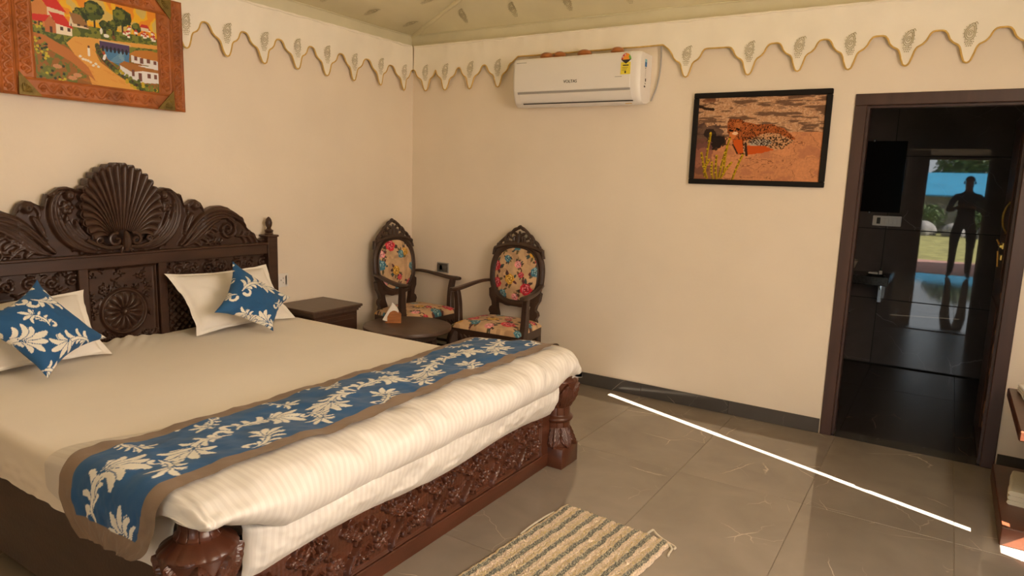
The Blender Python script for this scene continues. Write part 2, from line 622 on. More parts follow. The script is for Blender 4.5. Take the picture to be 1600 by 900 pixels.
class Canvas:
    """a small numpy painter: x to the right 0..ax, y upward 0..1; colours linear"""

    def __init__(self, w, h, base):
        self.w, self.h = w, h
        self.ax = w / h
        self.im = np.ones((h, w, 3)) * base
        self.xs = (np.arange(w) + 0.5) / h
        self.ys = (np.arange(h) + 0.5) / h
        self.X, self.Y = np.meshgrid(self.xs, self.ys)

    def put(self, mask, c, a=1.0):
        c = np.asarray(c, float)
        if c.ndim == 3:
            self.im[mask] = self.im[mask] * (1 - a) + c[mask] * a
        else:
            self.im[mask] = self.im[mask] * (1 - a) + c * a

    def poly(self, pts, c, a=1.0):
        X, Y = self.X, self.Y
        ins = np.zeros(X.shape, bool)
        n = len(pts)
        for k in range(n):
            x1, y1 = pts[k]
            x2, y2 = pts[(k + 1) % n]
            cond = ((y1 > Y) != (y2 > Y))
            xi = (x2 - x1) * (Y - y1) / ((y2 - y1) + 1e-12) + x1
            ins ^= cond & (X < xi)
        self.put(ins, c, a)
        return ins

    def ell(self, cx, cy, rx, ry, c, a=1.0, rough=0.0, seed=0):
        d = ((self.X - cx) / rx) ** 2 + ((self.Y - cy) / ry) ** 2
        if rough:
            d = d + rough * (vnoise(self.X.shape, (24, int(24 * self.ax)), seed, 2) - 0.5)
        m = d < 1
        self.put(m, c, a)
        return m

    def stroke(self, pts, w, c, a=1.0):
        pts = np.asarray(pts, float)
        w = np.full(len(pts), w) if np.isscalar(w) else np.asarray(w)
        q = stroke_ratio(self.xs, self.ys, pts, w)
        if q is None: return
        m = np.zeros(self.X.shape, bool)
        m[q[0]] = q[1] < 1
        self.put(m, c, a)

    def sample(self, u, v):
        """u, v in 0..1"""
        i = np.clip((u * self.w).astype(int), 0, self.w - 1)
        j = np.clip((v * self.h).astype(int), 0, self.h - 1)
        return self.im[j, i]


# ================================================================== THE SETTING
RX, RY = 4.8, -6.0          # right-hand wall, front wall
WT = 2.49                   # wall height


def wall_with_holes(mb, a0, a1, z0, z1, holes, put):
    As = sorted({a0, a1, *[h[0] for h in holes], *[h[1] for h in holes]})
    Zs = sorted({z0, z1, *[h[2] for h in holes], *[h[3] for h in holes]})
    for i in range(len(As) - 1):
        run = None
        for k in range(len(Zs)):
            solid = False
            if k < len(Zs) - 1:
                am, zm = (As[i] + As[i + 1]) / 2, (Zs[k] + Zs[k + 1]) / 2
                solid = not any(h[0] < am < h[1] and h[2] < zm < h[3] for h in holes)
            if solid and run is None:
                run = Zs[k]
            if not solid and run is not None:
                put(mb, As[i], As[i + 1], run, Zs[k])
                run = None
    return mb


struct('wall_left', MB().box(-0.12, 0, RY - 0.1, 0.12, 0, WT), M_wall)
wb = wall_with_holes(MB(), 0.0, 5.0, 0, WT, [(3.267, 4.139, -1, 2.0)], lambda m, a, b, c, d: m.box(a, b, 0, 0.12, c, d))
struct('wall_back', wb, M_wall)
wf = wall_with_holes(MB(), -0.0, 4.9, 0, 2.6, [(3.34, 4.34, -1, 2.09)], lambda m, a, b, c, d: m.box(a, b, RY - 0.1, RY, c, d))
struct('wall_front', wf, M_wall)
slits = [(-1.200, -1.160, 0.616, 1.124), (-1.196, -1.158, 1.124, 1.647), (-1.199, -1.153, 1.647, 2.464),
         (-1.30, -1.02, 0.455, 0.56), (-1.1832, -1.1728, 0.19, 0.405)]  # last narrow opening added for a streak of light
wr = wall_with_holes(MB(), RY, 0.0, 0, 2.6, [(-3.9, -1.55, 1.0, 2.35)] + slits, lambda m, a, b, c, d: m.box(RX, RX + 0.008, a, b, c, d))
wro = struct('wall_right', wr, M_wall)
for k, (zc_, hh) in enumerate(((0.215, 0.003), (0.229, 0.005), (0.246, 0.0025), (0.262, 0.006), (0.281, 0.003), (0.297, 0.0055), (0.316, 0.003), (0.334, 0.005), (0.352, 0.004), (0.372, 0.007), (0.392, 0.004))):  # slats added across the narrow opening to break its light into streaks
    sl_ = 0.022 + 0.006 * (k % 3)
    hh *= 0.72
    MB().prism([(-1.184, zc_ + sl_ / 2 + hh), (-1.172, zc_ - sl_ / 2 + hh), (-1.172, zc_ - sl_ / 2 - hh), (-1.184, zc_ + sl_ / 2 - hh)], lambda u, v, t: (t, u, v), RX + 0.002, RX + 0.006).build('streak_slat', M_doorwood, wro, smooth=0)

# floor: grout bed and single tiles
floor = struct('floor', MB().box(-0.1, RX + 0.1, RY - 0.1, 0.0, -0.08, -0.003), M_grout)
tile_cache = {}


def tile_obj(name, w, l, t, m, parent, loc, axis='z', bev=0.0012):
    key = (round(w, 3), round(l, 3), t, m.name, axis)
    if key not in tile_cache:
        b = MB()
        if axis == 'z': b.box(-w / 2, w / 2, -l / 2, l / 2, -t, 0, bev)
        elif axis == 'y': b.box(-w / 2, w / 2, -t, 0, -l / 2, l / 2, bev)
        else: b.box(0, t, -w / 2, w / 2, -l / 2, l / 2, bev)
        o = b.build(name, m, parent)
        tile_cache[key] = o
    else:
        o = tile_cache[key].copy()
        col.objects.link(o)
        o.parent = parent
    o.location = loc
    return o


def spans(a, b, start, pitch):
    k0 = math.floor((a - start) / pitch)
    out = []
    while start + k0 * pitch < b:
        p, q = max(a, start + k0 * pitch), min(b, start + (k0 + 1) * pitch)
        if q - p > 0.01: out.append((p, q))
        k0 += 1
    return out


G = 0.0007
for x0, x1 in spans(0.0, RX, 2.751, 0.6035):
    for y0, y1 in spans(RY, 0.0, -1.072, 1.207):
        tile_obj('tile', x1 - x0 - 2 * G, y1 - y0 - 2 * G, 0.006, M_tile, floor, ((x0 + x1) / 2, (y0 + y1) / 2, 0))

# baseboards
def baseboard(name, along, a0, a1, pos, skip=()):
    b = MB()
    if along == 'x': b.box(a0, a1, pos - 0.006, pos, 0, 0.088)
    else: b.box(pos, pos + 0.006, a0, a1, 0, 0.088)
    o = struct(name, b, M_grout)
    for p, q in spans(a0, a1, 0.3, 0.6035):
        if along == 'x': tile_obj('tile', q - p - 2 * G, 0.090, 0.008, M_base, o, ((p + q) / 2, pos - 0.005, 0.046), 'y')
        else: tile_obj('tile', q - p - 2 * G, 0.090, 0.008, M_base, o, (pos + 0.005, (p + q) / 2, 0.046), 'x')
    return o


baseboard('baseboard_back', 'x', 0.0, 3.26, 0.0)
baseboard('baseboard_back_right', 'x', 4.146, RX, 0.0)
baseboard('baseboard_left', 'y', RY, 0.0, 0.0)

# ------------------------------------------------------------------ bathroom behind the doorway
BY = 2.15
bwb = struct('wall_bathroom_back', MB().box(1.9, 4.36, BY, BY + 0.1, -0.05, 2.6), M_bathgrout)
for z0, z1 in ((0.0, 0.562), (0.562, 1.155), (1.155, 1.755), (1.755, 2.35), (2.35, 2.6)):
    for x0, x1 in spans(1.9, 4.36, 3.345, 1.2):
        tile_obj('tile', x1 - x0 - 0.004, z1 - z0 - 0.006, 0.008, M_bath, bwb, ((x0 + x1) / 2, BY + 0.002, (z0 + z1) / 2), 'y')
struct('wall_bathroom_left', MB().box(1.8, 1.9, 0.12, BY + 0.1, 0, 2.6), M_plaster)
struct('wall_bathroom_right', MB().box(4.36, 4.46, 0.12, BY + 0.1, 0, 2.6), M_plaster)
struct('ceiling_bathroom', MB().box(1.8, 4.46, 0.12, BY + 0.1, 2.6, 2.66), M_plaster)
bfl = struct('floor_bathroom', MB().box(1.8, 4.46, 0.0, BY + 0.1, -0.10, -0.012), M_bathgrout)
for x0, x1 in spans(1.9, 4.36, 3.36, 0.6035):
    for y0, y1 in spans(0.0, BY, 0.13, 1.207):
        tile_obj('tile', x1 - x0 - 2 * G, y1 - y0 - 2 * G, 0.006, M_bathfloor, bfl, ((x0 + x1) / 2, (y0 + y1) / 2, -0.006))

# door frame and the leaf that stands open into the bathroom
df = MB().box(3.267, 3.330, -0.012, 0.125, 0, 1.937, 0.003).box(4.076, 4.139, -0.012, 0.125, 0, 1.937, 0.003).box(3.267, 4.139, -0.012, 0.125, 1.937, 2.0, 0.003)
door = struct('door_1', df, M_doorwood, label='dark brown wooden bathroom door frame with leaf open inward')
MB().box(3.330, 3.342, 0.03, 0.10, 0, 1.925).box(4.064, 4.076, 0.03, 0.075, 0, 1.925).box(3.330, 4.076, 0.03, 0.10, 1.925, 1.937).build('door_stop', M_doorwood, door)
leaf = MB().box(4.066, 4.106, 0.13, 0.86, 0.008, 1.92, 0.003)
for z0, z1 in ((0.15, 0.85), (1.0, 1.78)):
    leaf.box(4.060, 4.068, 0.23, 0.76, z0, z1, 0.004)
leaf_o = leaf.build('door_leaf', M_doorwood, door)
lt = MB().box(4.052, 4.067, 0.36, 0.44, 1.10, 1.13, 0.002).box(4.052, 4.067, 0.34, 0.46, 1.165, 1.20, 0.002)
lt.tube([(4.046, 0.30, 1.182), (4.046, 0.47, 1.182)], 0.007).tube([(4.046, 0.42, 1.182), (4.030, 0.42, 1.215)], 0.005)
lt.tube([(4.048, 0.40, 1.06), (4.040, 0.40, 1.15)], 0.005)
lt.build('latch', M_brass, leaf_o)
hd = MB()
t = np.linspace(0, 1, 16)
hd.tube(np.stack([4.064 - 0.030 * np.sin(t * PI) ** 0.6, 0.27 + 0 * t, 1.26 + 0.17 * t], 1), 0.0055)
hd.lathe([(0.014, 0), (0.014, 0.006)], (4.064, 0.27, 1.255), 12).lathe([(0.014, 0), (0.014, 0.006)], (4.064, 0.27, 1.427), 12)
hd.build('handle', M_oldbrass, leaf_o)
ch = MB()
for z, h in ((0.62, 0.05), (0.50, 0.035), (0.28, 0.07), (0.20, 0.03), (0.72, 0.025), (0.92, 0.03)):
    w = random.uniform(0.002, 0.004)
    ch.box(4.0625, 4.0645, 0.074 - w * 4, 0.0755, z, z + h)
ch.build('paint_chip', M_chip, door)
tag(struct('trim_1', MB().box(3.330, 4.076, 0.0, 0.13, -0.012, 0.001), M_base), 'dark stone threshold under the bathroom doorway')

# windows out of the picture that let the daylight in
def window(name, put, a0, a1, z0, z1, n):
    b = MB()
    for a, c in ((a0, a0 + 0.05), (a1 - 0.05, a1)): put(b, a, c, z0, z1)
    put(b, a0, a1, z0, z0 + 0.05)
    put(b, a0, a1, z1 - 0.05, z1)
    o = struct(name, b, M_doorwood)
    for k in range(1, n):
        m = MB()
        x = a0 + (a1 - a0) * k / n
        put(m, x - 0.015, x + 0.015, z0 + 0.05, z1 - 0.05)
        m.build('mullion', M_doorwood, o)
    return o


window('window_1', lambda m, a, b, c, d: m.box(RX - 0.02, RX + 0.03, a, b, c, d), -3.9, -1.55, 1.0, 2.35, 3)
d2 = MB().box(3.28, 3.36, RY - 0.11, RY + 0.02, 0, 2.06, 0.003).box(4.32, 4.40, RY - 0.11, RY + 0.02, 0, 2.06, 0.003).box(3.28, 4.40, RY - 0.11, RY + 0.02, 2.06, 2.14, 0.003)
struct('door_2', d2, M_doorwood)

# unseen flat roof added over the entrance side to keep direct sun out
tag(struct('trim_sun_shade', MB().box(-0.6, 6.0, -7.5, RY - 0.1, 2.36, 2.42), M_skirt), 'flat roof added over the entrance to shade it from the sun')

# ------------------------------------------------------------------ tent roof
EV, EZ, PA, PB = 0.10, 2.60, 0.26, 0.743
half = (RX + 2 * EV) / 2
RZ = EZ + PA * half
yr0 = EV - (RZ - EZ) / PB
yr1 = RY - EV + (RZ - EZ) / PB
c1, c2, c3, c4 = (-EV, EV, EZ), (RX + EV, EV, EZ), (RX + EV, RY - EV, EZ), (-EV, RY - EV, EZ)
xr = RX / 2
r1, r2 = (xr, yr0, RZ), (xr, yr1, RZ)
ceil = bpy.data.objects.new('ceiling', None)
col.objects.link(ceil)
ceil.location = (RX / 2, RY / 2, EZ)
tag(ceil, 'cream canvas tent roof with sloping panels', kind='structure')


def panel(quad, name='roof_panel'):
    b = MB()
    b.add(quad, [tuple(range(len(quad)))])
    return b.build(name, M_canvas, ceil, world=True, smooth=0)


pA = panel([c4, c1, r1, r2])
pB = panel([c1, c2, r1])
panel([c2, c3, r2, r1])
panel([c3, c4, r2])
for a, b in ((c1, r1), (c2, r1), (c3, r2), (c4, r2), (r1, r2)):
    a, b = np.array(a), np.array(b)
    tt = np.linspace(0, 1, 30)[:, None]
    w = a * (1 - tt) + b * tt
    w[:, 2] -= 0.006 + 0.003 * np.sin(tt[:, 0] * 60)
    MB().tube(w, 0.016, 8).build('hip_seam', M_canvas, ceil, world=True)
for a, b in ((c1, c2), (c4, c1)):
    a, b = np.array(a), np.array(b)
    tt = np.linspace(0, 1, 80)[:, None]
    w = a * (1 - tt) + b * tt
    w[:, 2] += -0.004 + 0.004 * np.sin(tt[:, 0] * 25) * np.sin(tt[:, 0] * 9)
    w += np.array([0.008 if a[0] == b[0] else 0, -0.008 if a[1] == b[1] else 0, 0])
    MB().tube(w, 0.005, 6).build('eave_cord', M_skirt, ceil, world=True)
sk = MB()
for (a, b) in ((c4, c1), (c1, c2), (c2, c3), (c3, c4)):
    a, b = np.array(a), np.array(b)
    n = 60
    tt = np.linspace(0, 1, n)
    nrm = np.array([b[1] - a[1], a[0] - b[0], 0.0])
    nrm /= np.linalg.norm(nrm)
    P = np.zeros((n, 4, 3))
    for j, z in enumerate((2.44, 2.49, 2.55, EZ)):
        P[:, j] = a[None] * (1 - tt[:, None]) + b[None] * tt[:, None] + nrm[None] * (0.005 * np.sin(tt * 70 + j) * (1 if j in (1, 2) else 0))[:, None]
        P[:, j, 2] = z
    sk.grid(P)
sk.build('tent_skirt', M_skirt, ceil, world=True, smooth=180)


# ------------------------------------------------------------------ paisley motif (flat block print)
def paisley_mesh():
    b = MB()

    def ribbon(pts, w, closed):
        P = np.asarray(pts)
        T = (np.roll(P, -1, 0) - np.roll(P, 1, 0)) if closed else np.gradient(P, axis=0)
        T /= np.linalg.norm(T, axis=1)[:, None] + 1e-9
        Nn = np.stack([-T[:, 1], T[:, 0]], 1)
        A, B = P + Nn * w, P - Nn * w
        n = len(P)
        v = [(x, 0, z) for x, z in A] + [(x, 0, z) for x, z in B]
        b.add(v, [(k, (k + 1) % n, n + (k + 1) % n, n + k) for k in range(n if closed else n - 1)])

    t = np.linspace(0, 2 * PI, 40, endpoint=False)
    for s in (1.0, 0.72):
        x = 0.021 * s * np.cos(t) + 0.010 * s * np.clip(np.sin(t), 0, 1) ** 2
        z = 0.012 + s * (0.030 * np.sin(t) + 0.012 * np.clip(np.sin(t), 0, 1) ** 3)
        ribbon(np.stack([x, z], 1), 0.0013, True)
    t = np.linspace(0, 1, 26)
    ribbon(np.stack([0.012 * (1 - .8 * t) * np.cos(t * 11), 0.012 + 0.014 * (1 - .8 * t) * np.sin(t * 11)], 1), 0.0012, False)
    ribbon(np.stack([0.012 + 0.014 * t, 0.046 + 0.012 * np.sin(t * 3)], 1), 0.0013, False)
    for k in range(14):
        a = 2 * PI * k / 14
        ribbon([(0.023 * math.cos(a), 0.012 + 0.033 * math.sin(a)), (0.028 * math.cos(a), 0.012 + 0.039 * math.sin(a))], 0.0010, False)
    for j, z in enumerate((-0.028, -0.036, -0.045)):
        w = 0.016 - 0.004 * j
        for x in np.linspace(-w, w, 5 - j):
            ribbon([(x - 0.002, z), (x + 0.002, z + 0.003)], 0.0018, False)
    return b


paisley0 = None


def put_paisley(parent, mw, s=1.0):
    """mw: world matrix of the motif (x right, z up, -y towards the room)"""
    global paisley0
    if paisley0 is None:
        paisley0 = paisley_mesh().build('paisley_print', M_print, parent, smooth=0)
        o = paisley0
    else:
        o = paisley0.copy()
        col.objects.link(o)
        o.parent = parent
    base = Matrix.Translation(-Vector(parent.location)) if parent.parent is None else Matrix.Translation(-ceil.location)
    o.matrix_local = base @ mw @ Matrix.Scale(s, 4)
    return o


def frame_mat(x, y, z, o):
    x, y, z = Vector(x).normalized(), Vector(y).normalized(), Vector(z).normalized()
    return Matrix(((x.x, y.x, z.x, o[0]), (x.y, y.y, z.y, o[1]), (x.z, y.z, z.z, o[2]), (0, 0, 0, 1)))


# prints on the two roof panels in view
up = Vector((0, -1, PB)).normalized()
nB = Vector((0, -PB, -1)).normalized()
for r, d in enumerate((0.13, 0.47, 0.81)):
    for k in range(9):
        x = 0.50 + 0.45 * k + (0.22 if r % 2 else 0)
        if x < 0.1 + d / PB * 1.0 * (PB / PA) * 0.75 or x > 4.6 - d * 2.2: continue
        p = Vector((x, EV, EZ)) + up * d + nB * 0.004
        put_paisley(pB, frame_mat((1, 0, 0), -nB, up, p), 1.25)
upA = Vector((1, 0, PA)).normalized()
nA = Vector((PA, 0, -1)).normalized()
for r, d in enumerate((0.16, 0.52, 0.90)):
    for k in range(10):
        y = -0.12 - 0.42 * k - (0.2 if r % 2 else 0)
        if y > 0.1 - d * 0.45: continue
        p = Vector((-EV, y, EZ)) + upA * d + nA * 0.004
        put_paisley(pA, frame_mat((0, 1, 0), -nA, upA, p), 1.25)


# ------------------------------------------------------------------ scalloped valances
def valance(label, along, a0, a1, tips, flat):
    """along 'x' hangs on the back wall, 'y' on the left wall; tips = hanging points; flat = raised stretch"""
    loc = ((a0 + a1) / 2, 0, WT) if along == 'x' else (0, (a0 + a1) / 2, WT)
    o = thing('valance', label, 'valance', loc)
    tips = np.array(sorted(tips))
    s = np.arange(a0, a1 + 1e-6, 0.006)
    dist = np.abs(s[:, None] - tips[None]).min(1)
    prof_d = [0.0, 0.014, 0.026, 0.036, 0.046, 0.070, 0.086, 0.098, 0.110, 0.124, 9]
    prof_h = [0.0, 0.008, 0.040, 0.078, 0.092, 0.105, 0.122, 0.150, 0.164, 0.168, 0.168]
    zb = 2.135 + np.interp(dist, prof_d, prof_h)
    zb = zb + 0.003 * np.sin(s * 9.1)
    if flat:
        k = np.clip(np.minimum(s - flat[0], flat[1] - s) / 0.05, 0, 1)
        zb = zb * (1 - k) + 2.345 * k
    rows = 14
    tt = np.linspace(0, 1, rows)
    Z = WT - (WT - zb)[:, None] * tt[None]
    drop = (WT - Z)
    off = 0.022 + 0.010 * np.sin(s * 21 + 1.3 * np.sin(s * 4))[:, None] * drop / 0.35 + 0.004 * np.sin(s * 55)[:, None] * np.exp(-drop / 0.05) + 0.035 * drop
    P = np.zeros((len(s), rows, 3))
    if along == 'x':
        P[..., 0] = s[:, None]; P[..., 1] = -off
    else:
        P[..., 0] = off; P[..., 1] = s[:, None]
    P[..., 2] = Z
    MB().grid(P).build('cloth', M_valance, o, world=True, smooth=180)
    MB().tube(P[::1, -1], 0.0048, 6).build('piping', M_piping, o, world=True)
    hem = P[::6, 0] * 0.8 + P[::6, 3] * 0.2
    if along == 'x': hem[:, 1] -= 0.003
    else: hem[:, 0] += 0.003
    MB().tube(hem, 0.004, 6).build('hem', M_valance, o, world=True)
    for tp in tips:
        if flat and flat[0] < tp < flat[1]: continue
        sg = random.choice((-1, 1)) if along == 'x' else 1
        z = 2.265 + random.uniform(-0.006, 0.006)
        i = int(np.argmin(np.abs(s - tp)))
        d = off[i, 8] + 0.010
        ti = random.uniform(-0.10, 0.10)
        if along == 'x': mw = frame_mat((1, 0, ti), (0, 1, 0), (-ti, 0, 1), (tp, -d, z))
        else: mw = frame_mat((0, 1, ti), (-1, 0, 0), (0, -ti, 1), (d, tp, z))
        put_paisley(o, mw, 1.15)
    return o


tipsB = [0.155, 0.36, 0.60, 0.845, 2.279, 2.665, 2.945, 3.214, 3.494, 3.77, 4.05, 4.33, 4.61]
valance('cream valance with golden piping behind the air conditioner and over the doorway', 'x', 0.03, RX, tipsB, (0.97, 2.17))
tipsA = [-0.156 - 0.262 * k for k in range(22)]
valance('cream valance with golden piping above the carved bed headboard', 'y', RY, -0.03, tipsA, None)


# ================================================================== THE BED
YC = -2.424
bed = thing('bed', 'dark carved wooden double bed with tall shell-crested headboard', 'bed', (1.15, -2.40, 0))


def sample_h(H, xs, ys, X, Y):
    i = np.clip((X - xs[0]) / (xs[1] - xs[0]), 0, len(xs) - 1.001)
    j = np.clip((Y - ys[0]) / (ys[1] - ys[0]), 0, len(ys) - 1.001)
    i0, j0 = i.astype(int), j.astype(int)
    fi, fj = i - i0, j - j0
    return (H[j0, i0] * (1 - fi) + H[j0, i0 + 1] * fi) * (1 - fj) + (H[j0 + 1, i0] * (1 - fi) + H[j0 + 1, i0 + 1] * fi) * fj


def relief(name, m, parent, y0, y1, z0, z1, xb, strokes, depth, step=0.0035, extra=None, groove=0.35):
    """a carved panel in the y-z plane facing +x"""
    ys = np.arange(y0, y1, step)
    zs = np.arange(z0, z1, step)
    H = carve(ys, zs, strokes, depth, groove=groove)
    if extra is not None:
        H = extra(*np.meshgrid(ys, zs), H)
    P = np.zeros((len(ys), len(zs), 3))
    P[..., 0] = xb + H.T
    P[..., 1] = ys[:, None]
    P[..., 2] = zs[None]
    return MB().grid(P).build(name, m, parent, world=True, smooth=60)


# ---- headboard frame
hb = MB()
hb.box(0.022, 0.085, -3.34, -1.508, 0.935, 0.998, 0.004)
hb.box(0.022, 0.095, -3.34, -1.508, 0.996, 1.010, 0.004)
hb.box(0.022, 0.085, -3.34, -1.508, 0.36, 0.455, 0.004)
for yy in (-2.213, -2.635):
    hb.box(0.022, 0.082, yy - 0.024, yy + 0.024, 0.45, 0.94, 0.004)
hb.box(0.022, 0.040, -3.34, -1.508, 0.36, 1.0)
head = hb.build('headboard', M_wood, bed, world=True)
for ya, yb in ((-1.512, -1.437), (-3.411, -3.336)):
    p = MB().box(0.015, 0.098, ya, yb, 0, 1.045, 0.005).box(0.008, 0.105, ya - 0.006, yb + 0.006, 1.043, 1.056, 0.004)
    post = p.build('headboard_post', M_wood, bed, world=True)
    yc = (ya + yb) / 2
    f = MB().lathe([(0.026, 0), (0.028, 0.006), (0.023, 0.012), (0.026, 0.022), (0.028, 0.03), (0.018, 0.036), (0.013, 0.044), (0.020, 0.062),
                    (0.022, 0.080), (0.017, 0.100), (0.009, 0.112), (0.001, 0.118)], (0.057, yc, 1.055), 20,
                   lambda a, z: 1 + (0.05 * math.cos(8 * a) if z < 0.036 else 0))
    f.build('finial', M_wood, post, world=True)

# ---- carved headboard panels
def corner_leaves(y0, y1, z0, z1, seed, n, L=0.075):
    g = np.random.default_rng(seed)
    out = []
    for k in range(n):
        p = (g.uniform(y0, y1), g.uniform(z0, z1))
        out += plume(p, g.uniform(0, 6.28), L * g.uniform(0.7, 1.1), g.uniform(-2.5, 2.5), g.choice([-1, 1]), 3, 1.25)
    return out


def rosette(Y, Z, H):
    r = np.hypot(Y - (-2.424), Z - 0.685)
    a = np.arctan2(Z - 0.685, Y - (-2.424))
    pet = 0.022 * np.abs(np.cos(a * 7)) ** 0.55 * np.sin(np.clip((r - 0.02) / 0.085, 0, 1) * PI) ** 0.5
    H = np.where(r < 0.135, 0.0, H)
    H = np.where(r < 0.105, np.maximum(pet, 0.002), H)
    H = np.maximum(H, 0.016 * np.exp(-((r - 0.118) / 0.009) ** 2))
    H = np.where(r < 0.02, 0.026 * np.sqrt(np.clip(1 - (r / 0.021) ** 2, 0, 1)) + 0.006, H)
    e = np.minimum(np.minimum(Y + 2.611, -2.237 - Y), np.minimum(Z - 0.455, 0.935 - Z))
    return H + 0.016 * np.exp(-((e - 0.006) / 0.006) ** 2)


relief('carved_panel', M_wood, head, -2.611, -2.237, 0.455, 0.935, 0.046, corner_leaves(-2.6, -2.25, 0.46, 0.93, 3, 44), 0.016, 0.003, rosette)
for n, (ya, yb) in enumerate(((-2.189, -1.512), (-3.336, -2.659))):
    st = []
    for k in range(7):
        y = ya + (yb - ya) * (k + 0.5) / 7
        st += plume((y - 0.05, 0.84 + 0.02 * (k % 2)), 0.5 if k % 2 else -0.3, 0.12, 2.4 * (1 if k % 2 else -1), 1, 4, 1.3)
        st.append(scroll((y + 0.03, 0.88), 1.0, 0.03, 1.2, -1 if k % 2 else 1, 0.3))
    st += corner_leaves(ya, yb, 0.80, 0.93, 8 + n, 12, 0.06)

    def lattice(Y, Z, H):
        d1 = np.abs(((Y + Z) / 0.042) % 1 - 0.5) * 0.042
        d2 = np.abs(((Y - Z) / 0.042) % 1 - 0.5) * 0.042
        lt_ = 0.012 * np.maximum(np.exp(-(d1 / 0.006) ** 2), np.exp(-(d2 / 0.006) ** 2))
        H = np.where(Z < 0.79, lt_, H)
        return np.maximum(H, 0.02 * np.exp(-((Z - 0.795) / 0.01) ** 2))

    relief('carved_panel', M_wood, head, ya, yb, 0.455, 0.935, 0.046, st, 0.017, 0.004, lattice)

# ---- crest above the headboard
ol = [(0.0, 1.34), (0.195, 1.34), (0.218, 1.345), (0.25, 1.356), (0.29, 1.350), (0.334, 1.318), (0.345, 1.322), (0.352, 1.300), (0.362, 1.262), (0.376, 1.262), (0.394, 1.270),
      (0.415, 1.284), (0.439, 1.288), (0.466, 1.272), (0.480, 1.248), (0.489, 1.218), (0.52, 1.232), (0.553, 1.246), (0.605, 1.250), (0.65, 1.238), (0.70, 1.205), (0.727, 1.184),
      (0.742, 1.180), (0.752, 1.148), (0.78, 1.110), (0.817, 1.078), (0.832, 1.072), (0.848, 1.040), (0.87, 1.030), (0.905, 1.034), (0.915, 1.020)]
oy = np.array([p[0] for p in ol])
oz = np.array([p[1] for p in ol])
top_of = lambda y: np.interp(np.abs(y), oy, oz)


def bez(*p, n=22):
    p = [np.array(q, float) for q in p]
    t = np.linspace(0, 1, n)[:, None]
    q = p
    q = [np.repeat(a[None], n, 0) for a in p]
    while len(q) > 1:
        q = [q[i] * (1 - t) + q[i + 1] * t for i in range(len(q) - 1)]
    return q[0]


def tp(n, w, a=0.3, pk=0.5):
    return teardrop(n, w, pk, a)


S = []
# big C-scrolls beside the shell
S.append((bez((0.06, 1.015), (0.26, 1.01), (0.36, 1.12), (0.36, 1.33), (0.26, 1.335)), tp(22, 0.026, 0.35, 0.55), 1.25))
S.append((bez((0.05, 1.02), (0.20, 1.03), (0.31, 1.10), (0.315, 1.24), (0.30, 1.29)), tp(22, 0.019, 0.3), 1.0))
S.append((bez((0.05, 1.03), (0.17, 1.05), (0.26, 1.12), (0.27, 1.19), (0.262, 1.215)), tp(22, 0.018, 0.3), 1.0))
S.append((bez((0.05, 1.04), (0.14, 1.06), (0.21, 1.11), (0.225, 1.17), (0.222, 1.19)), tp(22, 0.017, 0.3), 1.0))
S.append((np.array([(0.245, 1.312), (0.246, 1.313)]), np.array([0.026, 0.026]), 1.5))
for k in range(6):
    a = k * PI / 3
    S.append((np.array([(0.258, 1.252), (0.258 + 0.022 * math.cos(a), 1.252 + 0.022 * math.sin(a))]), np.array([0.008, 0.013]), 0.8))
S.append((np.array([(0.258, 1.252), (0.2585, 1.252)]), np.array([0.011, 0.011]), 1.3))
# knob
S.append((np.array([(0.436, 1.252), (0.437, 1.252)]), np.array([0.026, 0.026]), 1.7))
S.append((bez((0.39, 1.20), (0.37, 1.25), (0.41, 1.29), (0.47, 1.28), (0.475, 1.23)), tp(22, 0.012, 0.5), 0.9))
S.append((bez((0.36, 1.09), (0.385, 1.15), (0.40, 1.19), (0.42, 1.21)), tp(22, 0.018, 0.3), 1.1))
# outer leaf scroll
S.append((bez((0.33, 1.03), (0.42, 1.10), (0.48, 1.30), (0.72, 1.25), (0.83, 1.06)), tp(22, 0.027, 0.3, 0.55), 1.3))
S.append((bez((0.35, 1.02), (0.44, 1.07), (0.50, 1.20), (0.62, 1.215), (0.70, 1.15)), tp(22, 0.022, 0.3, 0.5), 1.1))
S.append((bez((0.36, 1.02), (0.45, 1.05), (0.50, 1.14), (0.56, 1.165), (0.60, 1.16)), tp(22, 0.017, 0.3, 0.5), 1.0))
S.append(scroll((0.640, 1.105), 1.3, 0.062, 1.5, -1, 0.22) + (1.2,))
S += [(a, b, 0.9) for a, b in plume((0.38, 1.025), 0.32, 0.20, 0.5, 1, 4, 1.2)]
S += [(a, b, 0.9) for a, b in plume((0.70, 1.06), -0.1, 0.17, -0.3, -1, 4, 1.2)]
S += [(a, b, 0.9) for a, b in plume((0.10, 1.02), 0.15, 0.17, 0.7, 1, 4, 1.2)]
S += [(a, b, 0.8) for a, b in plume((0.48, 1.02), 0.25, 0.12, 0.5, -1, 3, 1.2)]
S2 = []
for s in S:
    m = s[0].copy()
    m[:, 0] *= -1
    S2.append((m, s[1], s[2]))
cy = np.arange(-0.925, 0.926, 0.003)
cz = np.arange(1.0, 1.40, 0.003)
HC = carve(cy, cz, S + S2, 0.024)
ug = np.arange(-0.914, 0.9141, 0.004)
vg = np.linspace(0, 1, 80)
Tt = top_of(ug)
Yg = np.repeat(ug[:, None], len(vg), 1)
Zg = 1.008 + (Tt[:, None] - 1.008) * vg[None]
Hg = sample_h(HC, cy, cz, Yg, Zg)
edge = Tt[:, None] - Zg
Hg = np.maximum(Hg, 0.017 * np.exp(-((edge - 0.007) / 0.008) ** 2))
Hg = Hg * np.clip(edge / 0.004 + 0.25, 0, 1)
P = np.stack([0.052 + Hg, Yg + YC, Zg], -1)
Q = P.copy()
Q[..., 0] = 0.024
cr = MB().grid(P).grid(Q)
